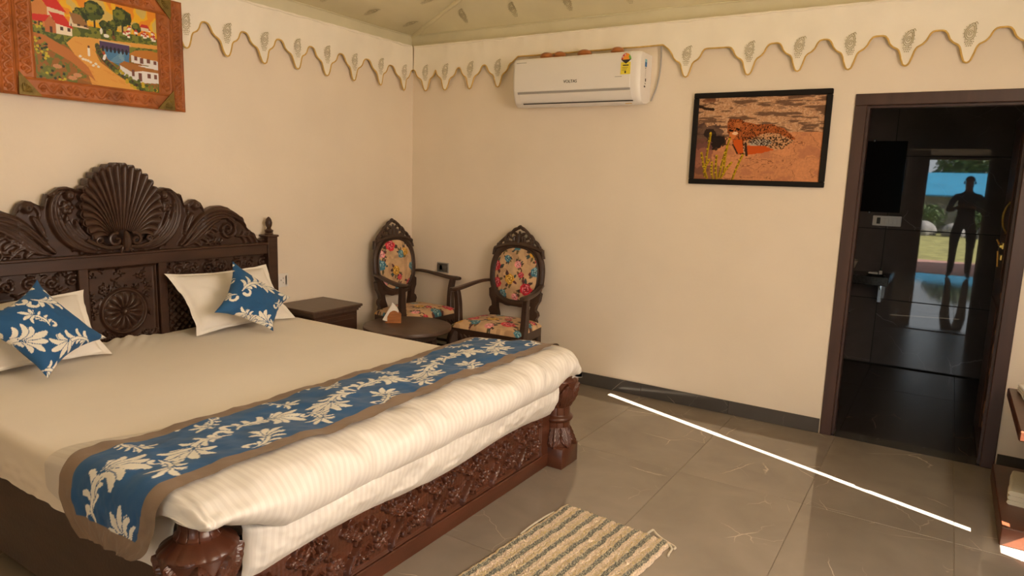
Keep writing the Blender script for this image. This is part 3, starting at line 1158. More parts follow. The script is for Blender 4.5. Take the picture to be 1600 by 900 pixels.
cr.grid(np.stack([P[:, -1], Q[:, -1]], 1)).grid(np.stack([P[0], Q[0]], 1)).grid(np.stack([P[-1], Q[-1]], 1))
crest = cr.build('crest', M_wood, bed, world=True, smooth=70)

# ---- shell
na, nr = 420, 40
ph = np.linspace(-R(133), R(133), na)
NR = 23
sc = np.abs(np.cos(ph / R(266) * NR * PI))
rx_, rz_ = 0.212, 0.232
Fc = np.array([0.0, 1.075])
out = np.stack([rx_ * np.sin(ph), 1.248 + rz_ * np.cos(ph)], 1)
dirn = out - np.array([0, 1.248])
out = np.array([0, 1.248]) + dirn * (0.945 + 0.075 * np.sqrt(1 - sc ** 2))[:, None]
rho = np.linspace(0.06, 1, nr)
bend = np.sin(rho * PI) * 0.16
Px = np.zeros((na, nr, 3))
pin = Fc[None] + np.stack([0.05 * np.sin(ph / R(133) * PI / 2), 0.03 * np.cos(ph / R(133) * PI / 2)], 1)
for j, q in enumerate(rho):
    base = pin * (1 - q) + out * q
    base[:, 1] += bend[j] * 0.25 * np.abs(np.sin(ph)) ** 1.2
    Px[:, j, 1] = base[:, 0] + YC
    Px[:, j, 2] = base[:, 1]
    rib = np.sqrt(np.clip(1 - sc ** 2, 0, 1)) ** 0.8
    Px[:, j, 0] = 0.070 + 0.018 * np.sin(q * PI * 0.9) + 0.020 * rib * (0.25 + 0.75 * q) * (1.0 if q < 0.97 else 0.35) + 0.014 * q ** 4
Bk = Px[:, -1].copy()
Bk[:, 0] = 0.03
sh = MB().grid(Px).grid(np.stack([Px[:, -1], Bk], 1))
bk2 = np.stack([Bk, np.repeat(np.array([[0.03, YC, 1.2]]), na, 0)], 1)
sh.grid(bk2)
shell = sh.build('shell_ornament', M_wood, bed, world=True, smooth=50)
vo = MB()
for sg in (-1, 1):
    t = np.linspace(0, 1, 40)
    rr = 0.036 * (1 - 0.85 * t)
    a = PI / 2 + sg * -1 * (t * 2.4 * PI) + 0.4 * sg
    vo.tube(np.stack([0.10 + 0.02 * t, YC + sg * 0.052 + rr * np.cos(a), 1.080 + rr * np.sin(a)], 1), 0.0095 * (1 - 0.3 * t), 8)
    vo.tube(np.stack([np.full(20, 0.098), YC + sg * np.linspace(0.02, 0.19, 20), 1.04 + 0.05 * np.linspace(-0.3, 1, 20) ** 2], 1), np.linspace(0.012, 0.008, 20), 8)
    t = np.linspace(0, 1, 24)
    rr = 0.020 * (1 - 0.8 * t)
    a = -PI / 2 + sg * (t * 2.2 * PI)
    vo.tube(np.stack([0.10 + 0.008 * t, YC + sg * 0.128 + rr * np.cos(a), 1.082 + rr * np.sin(a)], 1), 0.006, 8)
t = np.linspace(0, 1, 14)
vo.tube(np.stack([0.105 + 0.014 * np.sin(t * PI), YC + 0 * t, 1.025 + 0.10 * t], 1), 0.006 + 0.017 * np.sin((0.15 + 0.8 * t) * PI), 10)
for sg in (-0.014, 0.014):
    vo.tube(np.stack([0.108 + 0 * t, YC + sg + sg * t, 1.055 - 0.042 * t], 1), 0.003 + 0.006 * np.sin(t * PI), 8)
vo.build('volute', M_wood, shell, world=True)

# ---- footboard with carved panel
fb = MB().box(2.125, 2.160, -3.29, -1.42, 0.012, 0.40, 0.003).box(2.125, 2.174, -3.29, -1.42, 0.0, 0.072, 0.004)
fb.box(2.125, 2.172, -1.500, -1.42, 0.07, 0.40, 0.003).box(2.125, 2.172, -3.29, -3.21, 0.07, 0.40, 0.003)
foot = fb.build('footboard', M_redwood, bed, world=True)
st = []
g = np.random.default_rng(12)
for k in range(8):
    y = -3.10 + 0.222 * k
    # rose, diagonal leaf, curling tendrils
    for a in range(7):
        an = a * 2 * PI / 7
        st.append((np.array([(y, 0.145), (y + 0.026 * math.cos(an), 0.145 + 0.026 * math.sin(an))]), np.array([0.007, 0.014]), 1.0))
    st.append((np.array([(y, 0.145), (y + 0.001, 0.145)]), np.array([0.012, 0.012]), 1.4))
    st.append((bez((y + 0.045, 0.085), (y + 0.055, 0.12), (y + 0.085, 0.15), (y + 0.115, 0.20)), tp(22, 0.012, 0.3, 0.35), 1.4))
    st.append((bez((y + 0.10, 0.20), (y + 0.16, 0.245), (y + 0.19, 0.22), (y + 0.18, 0.18)), tp(22, 0.010, 0.4), 1.1))
    st += [(a, b, 1.0) for a, b in plume((y + 0.09, 0.18), 1.4, 0.11, 1.4, 1, 4, 1.3)]
    st += [(a, b, 1.0) for a, b in plume((y - 0.02, 0.18), 1.9, 0.10, -1.6, -1, 4, 1.3)]
    st += [(a, b, 0.9) for a, b in plume((y + 0.10, 0.13), -0.6, 0.08, 1.4, 1, 3, 1.3)]
    for q in range(7):
        p = (y + g.uniform(-0.09, 0.12), g.uniform(0.10, 0.30))
        st.append((np.array([p, (p[0] + g.uniform(-.006, .006), p[1] + 0.012)]), np.array([0.008, 0.006]), 1.1))
    st += [(a, b, 0.85) for a, b in plume((y + g.uniform(-.05, .08), 0.27), g.uniform(0, 6), 0.08, 1.8, 1, 3, 1.3)]


def fb_extra(Y, Z, H):
    H = H + 0.0015 * np.abs(np.sin(Y * 190) * np.sin(Z * 210))
    e = np.minimum(np.minimum(Y + 3.21, -1.50 - Y), Z - 0.075)
    return np.maximum(H, 0.010 * np.exp(-((e - 0.004) / 0.005) ** 2))


relief('carved_panel', M_redwood, foot, -3.21, -1.50, 0.075, 0.40, 2.1605, st, 0.020, 0.003, fb_extra, 0.3)


def leafmod(a, z):
    def leaf(k, n, off, up):
        # k: 0 at the leaf's root, 1 at its tip
        q = ((a + off) * n / (2 * PI)) % 1.0 - 0.5
        half = 0.5 * (1 - max(0, (k - 0.55) / 0.45) ** 1.6)
        inside = abs(q) < half
        vein = 0.045 * abs(math.sin((abs(q) * 9 + k * 5.0 * up) * PI))
        mid = 0.05 * math.exp(-(q / 0.06) ** 2)
        lobe = 0.06 * abs(math.sin(k * 9)) * (abs(q) > half * 0.75)
        return (0.07 * k + vein + mid - lobe) if inside else -0.05
    if 0.102 < z < 0.205:
        return 1 + leaf((0.205 - z) / 0.103, 8, 0.0, 1)
    if 0.312 < z < 0.448:
        return 1 + leaf((z - 0.312) / 0.136, 8, 0.2, 1) * 0.9
    if 0.205 <= z < 0.236 or 0.268 < z <= 0.312 or z > 0.488:
        return 1 - 0.05 * (abs(math.cos(6 * a)) > 0.985)
    if 0.455 < z <= 0.488:
        return 1 + 0.03 * abs(math.sin(8 * a))
    return 1.0


prof = [(0.078, 0.100), (0.094, 0.106), (0.096, 0.118), (0.094, 0.130), (0.090, 0.145), (0.085, 0.160), (0.080, 0.175), (0.074, 0.19), (0.069, 0.202), (0.069, 0.206), (0.070, 0.234),
        (0.081, 0.242), (0.086, 0.250), (0.084, 0.258), (0.075, 0.266), (0.070, 0.270), (0.068, 0.300), (0.066, 0.312), (0.072, 0.325), (0.080, 0.340), (0.088, 0.356), (0.095, 0.375),
        (0.099, 0.395), (0.101, 0.415), (0.102, 0.432), (0.103, 0.446), (0.102, 0.455), (0.096, 0.464), (0.083, 0.474), (0.068, 0.484), (0.060, 0.490), (0.062, 0.496), (0.056, 0.502), (0.050, 0.515), (0.049, 0.545), (0.03, 0.55)]
for yy in (-1.345, -3.372):
    b = MB().box(2.171 - 0.087, 2.171 + 0.087, yy - 0.087, yy + 0.087, 0, 0.108, 0.003)
    zz_ = np.linspace(prof[0][1], prof[-1][1], 150)
    rr_ = np.interp(zz_, [p[1] for p in prof], [p[0] for p in prof])
    b.lathe(list(zip(rr_, zz_)), (2.171, yy, 0), 192, leafmod)
    b.build('foot_post', M_redwood, bed, world=True, smooth=50)
for ya, yb in ((-3.405, -3.365), (-1.455, -1.415)):
    MB().box(0.09, 2.10, ya, yb, 0.045, 0.372, 0.004).build('side_rail', M_wood, bed, world=True)
MB().box(0.09, 2.12, -3.36, -1.46, 0.22, 0.26).build('bed_base', M_wood, bed, world=True)

# ------------------------------------------------------------------ bedding
def wob(Y, X, seed, cy=14, cx=10):
    n = vnoise(Y.shape, (cy, cx), seed, 3)
    return n - 0.5


mt = MB().box(0.10, 2.115, -3.345, -1.475, 0.262, 0.518, 0.03)
tag(mt.build('mattress', M_white, None), 'thick white mattress under the cream sheet on the bed', 'mattress')


def drape(s, yL, yR, r):
    """flat coordinate across the bed -> (y, drop)"""
    y, d = s.copy(), np.zeros_like(s)
    for edge, sg in ((yL, -1), (yR, 1)):
        ov = np.maximum(0, (s - edge) * sg)
        m = ov > 0
        an = np.minimum(ov / r, PI / 2)
        y = np.where(m, edge + sg * r * np.sin(an), y)
        d = np.where(m, r * (1 - np.cos(an)) + np.maximum(0, ov - r * PI / 2), d)
    return y, d


sx_ = np.linspace(0.105, 2.120, 150)
ss_ = np.concatenate([np.linspace(-3.56, -3.30, 36), np.linspace(-3.28, -1.52, 120), np.linspace(-1.50, -1.27, 30)])
yy_, dd_ = drape(ss_, -3.375, -1.470, 0.035)
X, Sg = np.meshgrid(sx_, ss_, indexing='ij')
Yv = np.repeat(yy_[None], len(sx_), 0)
Dv = np.repeat(dd_[None], len(sx_), 0)
n1 = wob(X, Sg, 21, 10, 14)
n2 = wob(X, Sg, 22, 24, 30)
Z = 0.536 - Dv + 0.005 * n1 * (Dv < 0.01)
near = np.exp(-((X - 0.10) / 0.16) ** 2)
fold = np.exp(-((Yv + 2.47) / 0.16) ** 2) * near
Z += fold * (0.016 * np.abs(np.sin((Yv * 1.2 + X) * 34)) + 0.01)
Z += near * 0.012 * n2 * (Dv < 0.01)
hang = np.clip((Dv - 0.03) / 0.1, 0, 1)
Yv = Yv + np.where(Sg < -2.4, -1, 1) * hang * (0.010 + 0.016 * n2)
Z += hang * 0.03 * n1
tag(MB().grid(np.stack([X, Yv, Z], -1)).build('bed_sheet', M_sheet, None, smooth=180), 'smooth cream bed sheet stretched over the mattress', 'bed sheet')

# duvet folded at the foot of the bed
dp = np.array([(1.585, 0.5385), (1.583, 0.555), (1.600, 0.574), (1.66, 0.590), (1.78, 0.604), (1.95, 0.618), (2.10, 0.630), (2.20, 0.632), (2.262, 0.622), (2.302, 0.596),
               (2.320, 0.560), (2.318, 0.522), (2.302, 0.488), (2.280, 0.462), (2.256, 0.444)])


def resample(p, n):
    d = np.concatenate([[0], np.cumsum(np.hypot(*np.diff(p, axis=0).T))])
    t = np.linspace(0, d[-1], n)
    return np.stack([np.interp(t, d, p[:, 0]), np.interp(t, d, p[:, 1])], 1)


def smooth_p(p, it=6):
    p = p.copy()
    for _ in range(it):
        p[1:-1] = 0.25 * p[:-2] + 0.5 * p[1:-1] + 0.25 * p[2:]
    return p


dpr = smooth_p(resample(dp, 90), 8)
ds = np.concatenate([np.linspace(-3.60, -3.36, 40), np.linspace(-3.35, -1.46, 210), np.linspace(-1.45, -1.27, 34)])
nS, nT = len(ds), len(dpr)
X = np.repeat(dpr[None, :, 0], nS, 0)
Z = np.repeat(dpr[None, :, 1], nS, 0)
fr2 = np.clip((X - 2.0) / 0.25, 0, 1)
sl2 = np.repeat(ds[:, None], nT, 1)
sl2 = np.where(sl2 < -3.405, -3.405 + (sl2 + 3.405) * (1 - 0.62 * fr2), sl2)
Yv, D = drape(sl2, -3.405, -1.415, 0.055)
n1 = vnoise((nS, nT), (34, 7), 31, 3) - 0.5
n2 = vnoise((nS, nT), (9, 3), 32, 2) - 0.5
zn = np.clip((Z - 0.44) / 0.17, 0, 1)
# the fold underside lifts over the posts at both ends
lift = 0.10 * np.clip((-3.17 - Yv) / 0.20, 0, 1) + 0.045 * np.clip((Yv + 1.56) / 0.12, 0, 1)
Z = Z + lift * (1 - np.clip((Z - 0.44) / 0.16, 0, 1))
Zd = Z - D * np.clip(zn * 1.0, 0.15, 1)
Zd += (0.026 * n1 + 0.024 * n2) * np.clip((X - 1.60) / 0.1, 0, 1)
X = X + (0.034 * n1 + 0.040 * n2) * np.clip((X - 2.15) / 0.1, 0, 1)
X = np.where(X < 1.75, X - 0.07 * np.clip((-2.9 - Yv) / 0.4, 0, 1) * np.clip((1.75 - X) / 0.15, 0, 1), X)
frontend = np.clip((-3.42 - Yv) / 0.04, 0, 1)
X = X - 0.03 * frontend * np.clip((X - 2.1) / 0.2, 0, 1)
fc = np.clip((-3.41 - np.repeat(ds[:, None], nT, 1)) / 0.17, 0, 1) ** 1.5 * fr2
Zd = Zd * (1 - fc) + 0.575 * fc
X = X - 0.05 * fc ** 2
upper = np.stack([X, Yv, Zd], -1)
duvet = thing('duvet', 'white striped duvet folded across the foot of the bed', 'duvet', (2.0, -2.4, 0.54))
MB().grid(upper).build('upper_fold', M_duvet, duvet, world=True, smooth=180)
lp = smooth_p(resample(np.array([(2.20, 0.50), (2.262, 0.47), (2.262, 0.43), (2.258, 0.39), (2.238, 0.345), (2.205, 0.305), (2.186, 0.300)]), 40), 3)
ls = np.linspace(-3.265, -1.455, 200)
X = np.repeat(lp[None, :, 0], len(ls), 0)
Z = np.repeat(lp[None, :, 1], len(ls), 0)
Yv = np.repeat(ls[:, None], 40, 1)
n1 = vnoise(X.shape, (26, 4), 41, 4) - 0.5
low = np.clip((0.46 - Z) / 0.15, 0, 1)
X = X + 0.034 * n1
Z = Z + low * (0.03 * n1 + 0.012 * np.sin(Yv * 6))
pinch = np.clip(np.minimum(Yv + 3.265, -1.455 - Yv) / 0.06, 0, 1)
X = 2.19 + (X - 2.19) * (0.3 + 0.7 * np.sqrt(pinch))
X = np.maximum(X, 2.180)
MB().grid(np.stack([X, Yv, Z], -1)).build('lower_fold', M_duvet, duvet, world=True, smooth=180)

# ------------------------------------------------------------------ damask print
TW, THt = 0.46, 0.52
tx = np.arange(0, TW, 0.002)
ty = np.arange(0, THt, 0.002)


def acanthus(p, ang, L, curl, fan=6, sg=1):
    out = []
    st, th = heading_curve(p, ang, L * 0.60, curl, 20)
    e, te = st[-1], th[-1]
    c, _ = heading_curve(st[3], th[3] - sg * 0.7, L * 0.42, -sg * 4.4, 26, 1.2)          # counter-curl with a ball end
    out.append((c, np.interp(np.linspace(0, 1, 26), [0, 0.5, 0.9, 1], [0.012, 0.029, 0.047, 0.036]) * L))
    for k in (0.15, 0.36, 0.58, 0.80):                # long swept side leaves along the stem
        i = int(k * 19)
        for sd in (1, -1):
            ll = L * (0.40 if sd == sg else 0.30) * (0.75 + 0.35 * k)
            c, _ = heading_curve(st[i], th[i] + sd * 0.18, ll, sd * 1.9, 18, 1.7)
            out.append((c, teardrop(18, L * 0.041, 0.66, 0.25)))
    out.append((st, np.interp(np.linspace(0, 1, 20), [0, 0.3, 1], [0.010, 0.029, 0.040]) * L))
    for k in range(fan):                             # fan of lobes at the end
        q = -1 + 2 * k / (fan - 1)
        ll = L * (0.50 - 0.16 * abs(q)) * (1.08 if k % 2 else 0.92)
        c, _ = heading_curve(e - 0.05 * L * np.array([math.cos(te), math.sin(te)]), te + 0.75 * q, ll, 1.3 * q + 0.5 * sg, 18, 1.5)
        out.append((c, teardrop(18, L * 0.055 * (1.15 - 0.3 * abs(q)), 0.64, 0.28)))
    return out


def damask_strokes():
    L = []

    def at(cx, cy, ang, size, curl, fan, sg):
        L.append(acanthus((cx - 0.45 * size * math.cos(ang + curl * 0.4), cy - 0.45 * size * math.sin(ang + curl * 0.4)), ang, size, curl, fan, sg))

    at(0.11, 0.13, 0.7, 0.235, -0.9, 6, 1)
    at(0.34, 0.10, 2.5, 0.215, 1.2, 5, -1)
    at(0.35, 0.32, -0.7, 0.225, 1.3, 6, 1)
    at(0.11, 0.37, 3.6, 0.225, -1.2, 6, -1)
    at(0.235, 0.235, 1.5, 0.13, 1.4, 4, 1)
    at(0.01, 0.25, 2.2, 0.12, -1.4, 4, -1)
    at(0.245, 0.475, 0.1, 0.17, -1.3, 5, 1)
    at(0.455, 0.44, 1.2, 0.14, 1.2, 4, -1)
    return [s for l in L for s in l]


DM = np.zeros((len(ty), len(tx)), bool)
base_s = damask_strokes()
for s in base_s:                      # drawn with wrap-around so that the print repeats
    acc_c = np.zeros_like(DM)
    acc_f = np.zeros_like(DM)
    for ox in (-TW, 0, TW):
        for oy_ in (-THt, 0, THt):
            p = s[0] + np.array([ox, oy_])
            q = stroke_ratio(tx, ty, p, s[1], 0.0026)
            if q is not None: acc_c[q[0]] |= q[1] < 1
            q = stroke_ratio(tx, ty, p, s[1])
            if q is not None: acc_f[q[0]] |= q[1] < 1
    DM &= ~acc_c
    DM |= acc_f
BLUE = np.array([0.010, 0.088, 0.235])
IVORY = np.array([0.80, 0.77, 0.68])
TAN = np.array([0.235, 0.160, 0.105])


def damask(u, v):
    i = ((u % TW) / TW * len(tx)).astype(int) % len(tx)
    j = ((v % THt) / THt * len(ty)).astype(int) % len(ty)
    return np.where(DM[j, i][..., None], IVORY, BLUE)


# ------------------------------------------------------------------ bed runner
rs = np.arange(-3.655, -1.352, 0.0035)
ry, rd = drape(rs, -3.410, -1.405, 0.062)
rw = np.linspace(0, 1, 170)
xa = 1.655 + 0.012 * np.sin(rs * 5)
xb = 2.165 + 0.012 * np.sin(rs * 4 + 1)
endc = np.clip((-3.40 - rs) / 0.255, 0, 1)
xa = xa + 0.05 * endc + 0.10 * endc ** 6
xb = xb + 0.04 * endc - 0.14 * endc ** 5
X = xa[:, None] + (xb - xa)[:, None] * rw[None]
Yv = np.repeat(ry[:, None], len(rw), 1)
D = np.repeat(rd[:, None], len(rw), 1)
# height of the duvet's top under each point
order = np.argsort(upper[0, :60, 0])
Zt = np.zeros_like(X)
for i in range(len(rs)):
    k = int(np.argmin(np.abs(ds - max(rs[i], -3.40)))) if rs[i] < -3.40 else int(np.argmin(np.abs(ds - min(rs[i], -1.41))))
    row = upper[k]
    m = np.arange(len(row)) < 62
    Zt[i] = np.interp(X[i], row[m, 0], row[m, 2])
k5 = np.ones(9) / 9
Zt = np.apply_along_axis(lambda c: np.convolve(np.pad(c, 4, mode='edge'), k5, 'valid'), 0, Zt)
wr_ = vnoise(X.shape, (30, 8), 51, 3) - 0.5
Z = Zt + 0.011 + 0.008 * wr_ - D
Yv = Yv - np.where(Yv < -3.3, 1, 0) * np.clip(D / 0.1, 0, 1) * (0.012 + 0.025 * wr_) - 0.012 * (Yv < -3.41)
u = rs[:, None] + 0 * X
v = X - 1.0
C = damask(u * 0.84 + 0.05, v * 0.84 + 0.11)
bw = (rw[None] - 0.5) * 2 * (xb - xa)[:, None] / 2
em = np.minimum((xb - xa)[:, None] / 2 - np.abs(bw), np.minimum(rs - rs[0], rs[-1] - rs)[:, None])
C = np.where((em < 0.066)[..., None], TAN, C)
run = MB().grid(np.stack([X, Yv, Z], -1))
tag(run.build('bed_runner', M_attr, None, smooth=180, colors=C.reshape(-1, 3)), 'blue and ivory damask bed runner with tan borders over the duvet', 'bed runner')


# ------------------------------------------------------------------ pillows and cushions
def pillow(name, m, corners, T, label, cat, flange=0.0, group=None, prnt=None, n=60, pinch=0.09, seed=1):
    """corners: bottom-left, bottom-right, top-right, top-left (world)"""
    A, B, Cc, Dd = [np.array(c, float) for c in corners]
    base = (A + B + Cc + Dd) / 4
    loc = (base[0], base[1], min(A[2], B[2]))
    o = thing(name, label, cat, loc, 0, group)
    u = np.linspace(-1, 1, n)
    U, V = np.meshgrid(u, u, indexing='ij')
    Us = U * (1 - pinch * (1 - V ** 2) * U ** 2)
    Vs = V * (1 - pinch * (1 - U ** 2) * V ** 2)
    a, b = (Us + 1) / 2, (Vs + 1) / 2
    P = (A * ((1 - a) * (1 - b))[..., None] + B * (a * (1 - b))[..., None] + Cc * (a * b)[..., None] + Dd * ((1 - a) * b)[..., None])
    nrm = np.cross(B - A, Dd - A)
    nrm /= np.linalg.norm(nrm)
    e = 1 - flange
    th = T * np.clip(1 - (np.abs(U) / e) ** 2.4, 0, 1) ** 0.55 * np.clip(1 - (np.abs(V) / e) ** 2.4, 0, 1) ** 0.55
    nz = vnoise((n, n), (5, 5), seed, 3) - 0.5
    wrk = nz * T * 0.28 * np.clip(th / T + 0.15, 0, 1)
    edgew = np.maximum(np.abs(U), np.abs(V)) ** 8 * (vnoise((n, n), (7, 7), seed + 5, 2) - 0.5) * 0.022
    F = P + nrm * (th + wrk + edgew)[..., None]
    Bk = P - nrm * (th * 0.75 - edgew)[..., None]
    colr = None
    if prnt is not None:
        colr = prnt(U, V).reshape(-1, 3)
    MB().grid(F).build('front', m, o, world=True, smooth=180, colors=colr)
    MB().grid(Bk).build('back', m, o, world=True, smooth=180, colors=colr)
    return o


pillow('pillow', M_white, [(0.335, -2.185, 0.545), (0.335, -1.50, 0.545), (0.125, -1.555, 0.875), (0.125, -2.235, 0.880)], 0.075,
       'white flanged pillow leaning on the headboard toward the nightstand', 'pillow', 0.10, 'white pillows', None, 80, 0.11, 3)
pillow('pillow', M_white, [(0.365, -3.36, 0.545), (0.365, -2.66, 0.545), (0.125, -2.66, 0.840), (0.125, -3.33, 0.835)], 0.075,
       'white flanged pillow leaning beneath the picture of the village', 'pillow', 0.10, 'white pillows', None, 80, 0.11, 7)


def dprint(ou, ov, s, rot):
    def fn(U, V):
        x, y = U * s / 2, V * s / 2
        c, d = math.cos(rot), math.sin(rot)
        return damask(x * c - y * d + ou, x * d + y * c + ov)
    return fn


# corner order: bottom, right, top, left of the cushion's diamond
pillow('cushion', M_attr, [(0.575, -1.862, 0.555), (0.44, -1.625, 0.705), (0.345, -1.955, 0.945), (0.505, -2.190, 0.700)], 0.062,
       'blue damask cushion propped on the pillow next to the nightstand', 'cushion', 0.0, 'blue cushions', dprint(0.1, 0.05, 0.34, 0.9), 140, 0.20, 13)
pillow('cushion', M_attr, [(0.610, -3.055, 0.556), (0.47, -2.735, 0.655), (0.345, -2.960, 0.945), (0.490, -3.29, 0.83)], 0.066,
       'blue damask cushion tilted against the pillow beneath the village picture', 'cushion', 0.0, 'blue cushions', dprint(0.27, 0.20, 0.36, 0.5), 140, 0.20, 19)


# ================================================================== ARMCHAIRS, TABLE, NIGHTSTAND
FL = Canvas(300, 300, lin(206, 170, 130))
nz = vnoise((300, 300), (10, 10), 61, 4)
FL.im *= (0.72 + 0.5 * nz)[..., None]
dk = vnoise((300, 300), (6, 6), 62, 2)
FL.put(dk > 0.66, lin(135, 100, 78), 0.35)


def rose(cx, cy, r, c1, c2, seed):
    g = np.random.default_rng(seed)
    for k in range(9):
        a = g.uniform(0, 6.28)
        cv, _ = heading_curve((cx + 0.6 * r * math.cos(a), cy + 0.6 * r * math.sin(a)), a + g.uniform(-.5, .5), r * g.uniform(0.8, 1.3), g.uniform(-1, 1))
        FL.stroke(cv, teardrop(14, r * 0.22), lin(*random.choice([(62, 44, 40), (88, 40, 44), (52, 70, 70), (96, 84, 50)])))
    for k in range(7):
        a = k * 2 * PI / 7 + g.uniform(-.3, .3)
        FL.ell(cx + 0.55 * r * math.cos(a), cy + 0.55 * r * math.sin(a), r * 0.48, r * 0.44, c1 * g.uniform(0.7, 1.25))
    for k in range(16):
        a, q = k * 0.9, r * (0.85 - 0.05 * k)
        p = [(cx + q * math.cos(a + s) * 0.8, cy + q * math.sin(a + s) * 0.8) for s in np.linspace(0, 1.1, 7)]
        FL.stroke(p, r * 0.075, c2 if k % 2 else c1 * 0.45)
    FL.ell(cx, cy, r * 0.16, r * 0.16, c1 * 0.35)


RED, PINK, BLU, YEL = lin(205, 40, 62), lin(240, 150, 160), lin(60, 125, 150), lin(215, 160, 50)
spots = [(0.18, 0.28, 0.085, RED, PINK), (0.72, 0.22, 0.10, RED, PINK), (0.42, 0.36, 0.085, YEL, lin(250, 215, 120)), (0.30, 0.12, 0.07, BLU, lin(170, 205, 210)),
         (0.86, 0.50, 0.08, BLU, lin(170, 205, 210)), (0.14, 0.55, 0.085, RED, PINK), (0.55, 0.60, 0.06, PINK, lin(250, 215, 210)), (0.50, 0.90, 0.085, BLU, lin(170, 205, 210)),
         (0.80, 0.80, 0.08, YEL, lin(250, 215, 120)), (0.20, 0.84, 0.075, BLU, lin(170, 205, 210)), (0.88, 0.68, 0.05, RED, PINK), (0.62, 0.44, 0.05, RED, PINK), (0.35, 0.68, 0.055, BLU, lin(200, 220, 215)),
         (0.05, 0.10, 0.07, YEL, lin(250, 215, 120)), (0.94, 0.06, 0.07, BLU, lin(170, 205, 210)), (0.52, 0.08, 0.06, PINK, lin(250, 215, 210))]
for k, s in enumerate(spots):
    rose(*s, 70 + k)


def armchair(label, loc, rz, fu, fv):
    o = thing('armchair', label, 'armchair', loc, rz, 'carved armchairs with floral upholstery')
    W = M_chairwood
    lean = lambda z: 0.19 + 0.10 * (z - 0.40)
    # seat
    tw = lambda y: 0.285 - 0.05 * (y + 0.22) / 0.44
    fr = MB()
    poly = [(-0.28, -0.215), (0.28, -0.215), (0.235, 0.205), (-0.235, 0.205)]
    fr.prism(poly, lambda u, v, t: (u, v, t), 0.335, 0.402)
    ap = [(-0.27, 0.345)]
    for u in np.linspace(-0.27, 0.27, 37):
        s = abs(u) / 0.27
        ap.append((u, 0.290 + 0.045 * s ** 2 - 0.022 * math.cos(s * 9) * (1 - s) + 0.008 * abs(math.sin(s * 14))))
    ap.append((0.27, 0.345))
    fr.prism(ap, lambda u, v, t: (u, t, v), -0.214, -0.190)
    fr.build('seat_frame', W, o)
    cs = MB()
    for k in range(9):
        u = -0.2 + 0.05 * k
        t = np.linspace(0, 1, 9)
        cs.tube(np.stack([u + 0.02 * np.sin(t * 3 + k), np.full(9, -0.216), 0.31 + 0.05 * t - 0.02 * (abs(u) < 0.1)], 1), 0.004 + 0.005 * np.sin(t * PI), 6)
    cs.build('apron_carving', W, o)
    n = 120
    u = np.linspace(-1, 1, n)
    U, V = np.meshgrid(u, u, indexing='ij')
    yy = 0.215 * V - 0.006
    xx = U * (0.262 - 0.022 * V)
    rr = np.clip(1 - np.abs(U) ** 5, 0, 1) ** 0.4 * np.clip(1 - np.abs(V) ** 5, 0, 1) ** 0.4
    zz = 0.400 + 0.052 * rr + 0.014 * (1 - U ** 2) * (1 - V ** 2)
    cu = FL.sample(((U + 1) * 0.5 * 0.95 + fu) % 1, ((V + 1) * 0.5 * 0.9 + fv) % 1)
    MB().grid(np.stack([xx, yy, zz], -1)).build('seat_cushion', M_attr, o, smooth=180, colors=cu.reshape(-1, 3))
    # legs
    for sx in (-1, 1):
        p = bez((sx * 0.250, -0.195, 0.37), (sx * 0.275, -0.235, 0.30), (sx * 0.275, -0.245, 0.20), (sx * 0.225, -0.175, 0.12), (sx * 0.245, -0.205, 0.0), n=16)
        MB().tube(p, np.interp(np.linspace(0, 1, 16), [0, 0.2, 0.8, 0.95, 1], [0.036, 0.034, 0.020, 0.019, 0.024]), 8, square=True).build('leg', W, o)
    for sx in (-1, 1):
        p = bez((sx * 0.205, 0.185, 0.39), (sx * 0.205, 0.195, 0.2), (sx * 0.215, 0.250, 0.0), n=10)
        MB().tube(p, np.linspace(0.029, 0.022, 10), 8, square=True).build('leg', W, o)
    # back: oval frame, posts, pad
    bk = MB()
    a = np.linspace(0, 2 * PI, 72, endpoint=False)
    zc = 0.768
    se_ = lambda q: np.sign(q) * np.abs(q) ** 0.84
    ell = np.stack([0.211 * se_(np.cos(a)), lean(zc + 0.222 * se_(np.sin(a))), zc + 0.222 * se_(np.sin(a))], 1)
    bk.tube(ell, 0.024, 10, True, flat=(1.0, 0.85), up=(0, 1, 0.1))
    rim = np.stack([0.187 * se_(np.cos(a)), lean(zc + 0.198 * se_(np.sin(a))) - 0.017, zc + 0.198 * se_(np.sin(a))], 1)
    bk.tube(rim, 0.006, 6, True)
    back = bk.build('back_frame', W, o)
    for sx in (-1, 1):
        pts = [(0.118, 0.40), (0.20, 0.40), (0.205, 0.43), (0.196, 0.45), (0.212, 0.475), (0.205, 0.50), (0.186, 0.515), (0.192, 0.545), (0.215, 0.585), (0.222, 0.64), (0.19, 0.66), (0.165, 0.60), (0.150, 0.56), (0.142, 0.50), (0.128, 0.46)]
        MB().prism([(sx * x, z) for x, z in pts], lambda u, v, t: (u, lean(v) + t, v), -0.020, 0.020).build('back_post', W, o)
    t = np.linspace(-1, 1, 24)
    MB().tube(np.stack([0.16 * t, lean(0.55) + 0 * t, 0.545 + 0.018 * t ** 2 + 0.004 * np.cos(t * 9)], 1), 0.020, 8, square=True, flat=(0.8, 1)).build('back_rail', W, o)
    nr_, na_ = 60, 160
    q = np.linspace(0, 1, nr_)
    aa = np.linspace(0, 2 * PI, na_ + 1)
    Q, A = np.meshgrid(q, aa, indexing='ij')
    se = 1.0
    px_ = 0.186 * Q * np.sign(np.cos(A)) * np.abs(np.cos(A)) ** 0.84
    pz_ = zc + 0.198 * Q * np.sign(np.sin(A)) * np.abs(np.sin(A)) ** 0.84
    py_ = lean(pz_) - 0.008 - 0.030 * np.sqrt(np.clip(1 - Q ** 3, 0, 1))
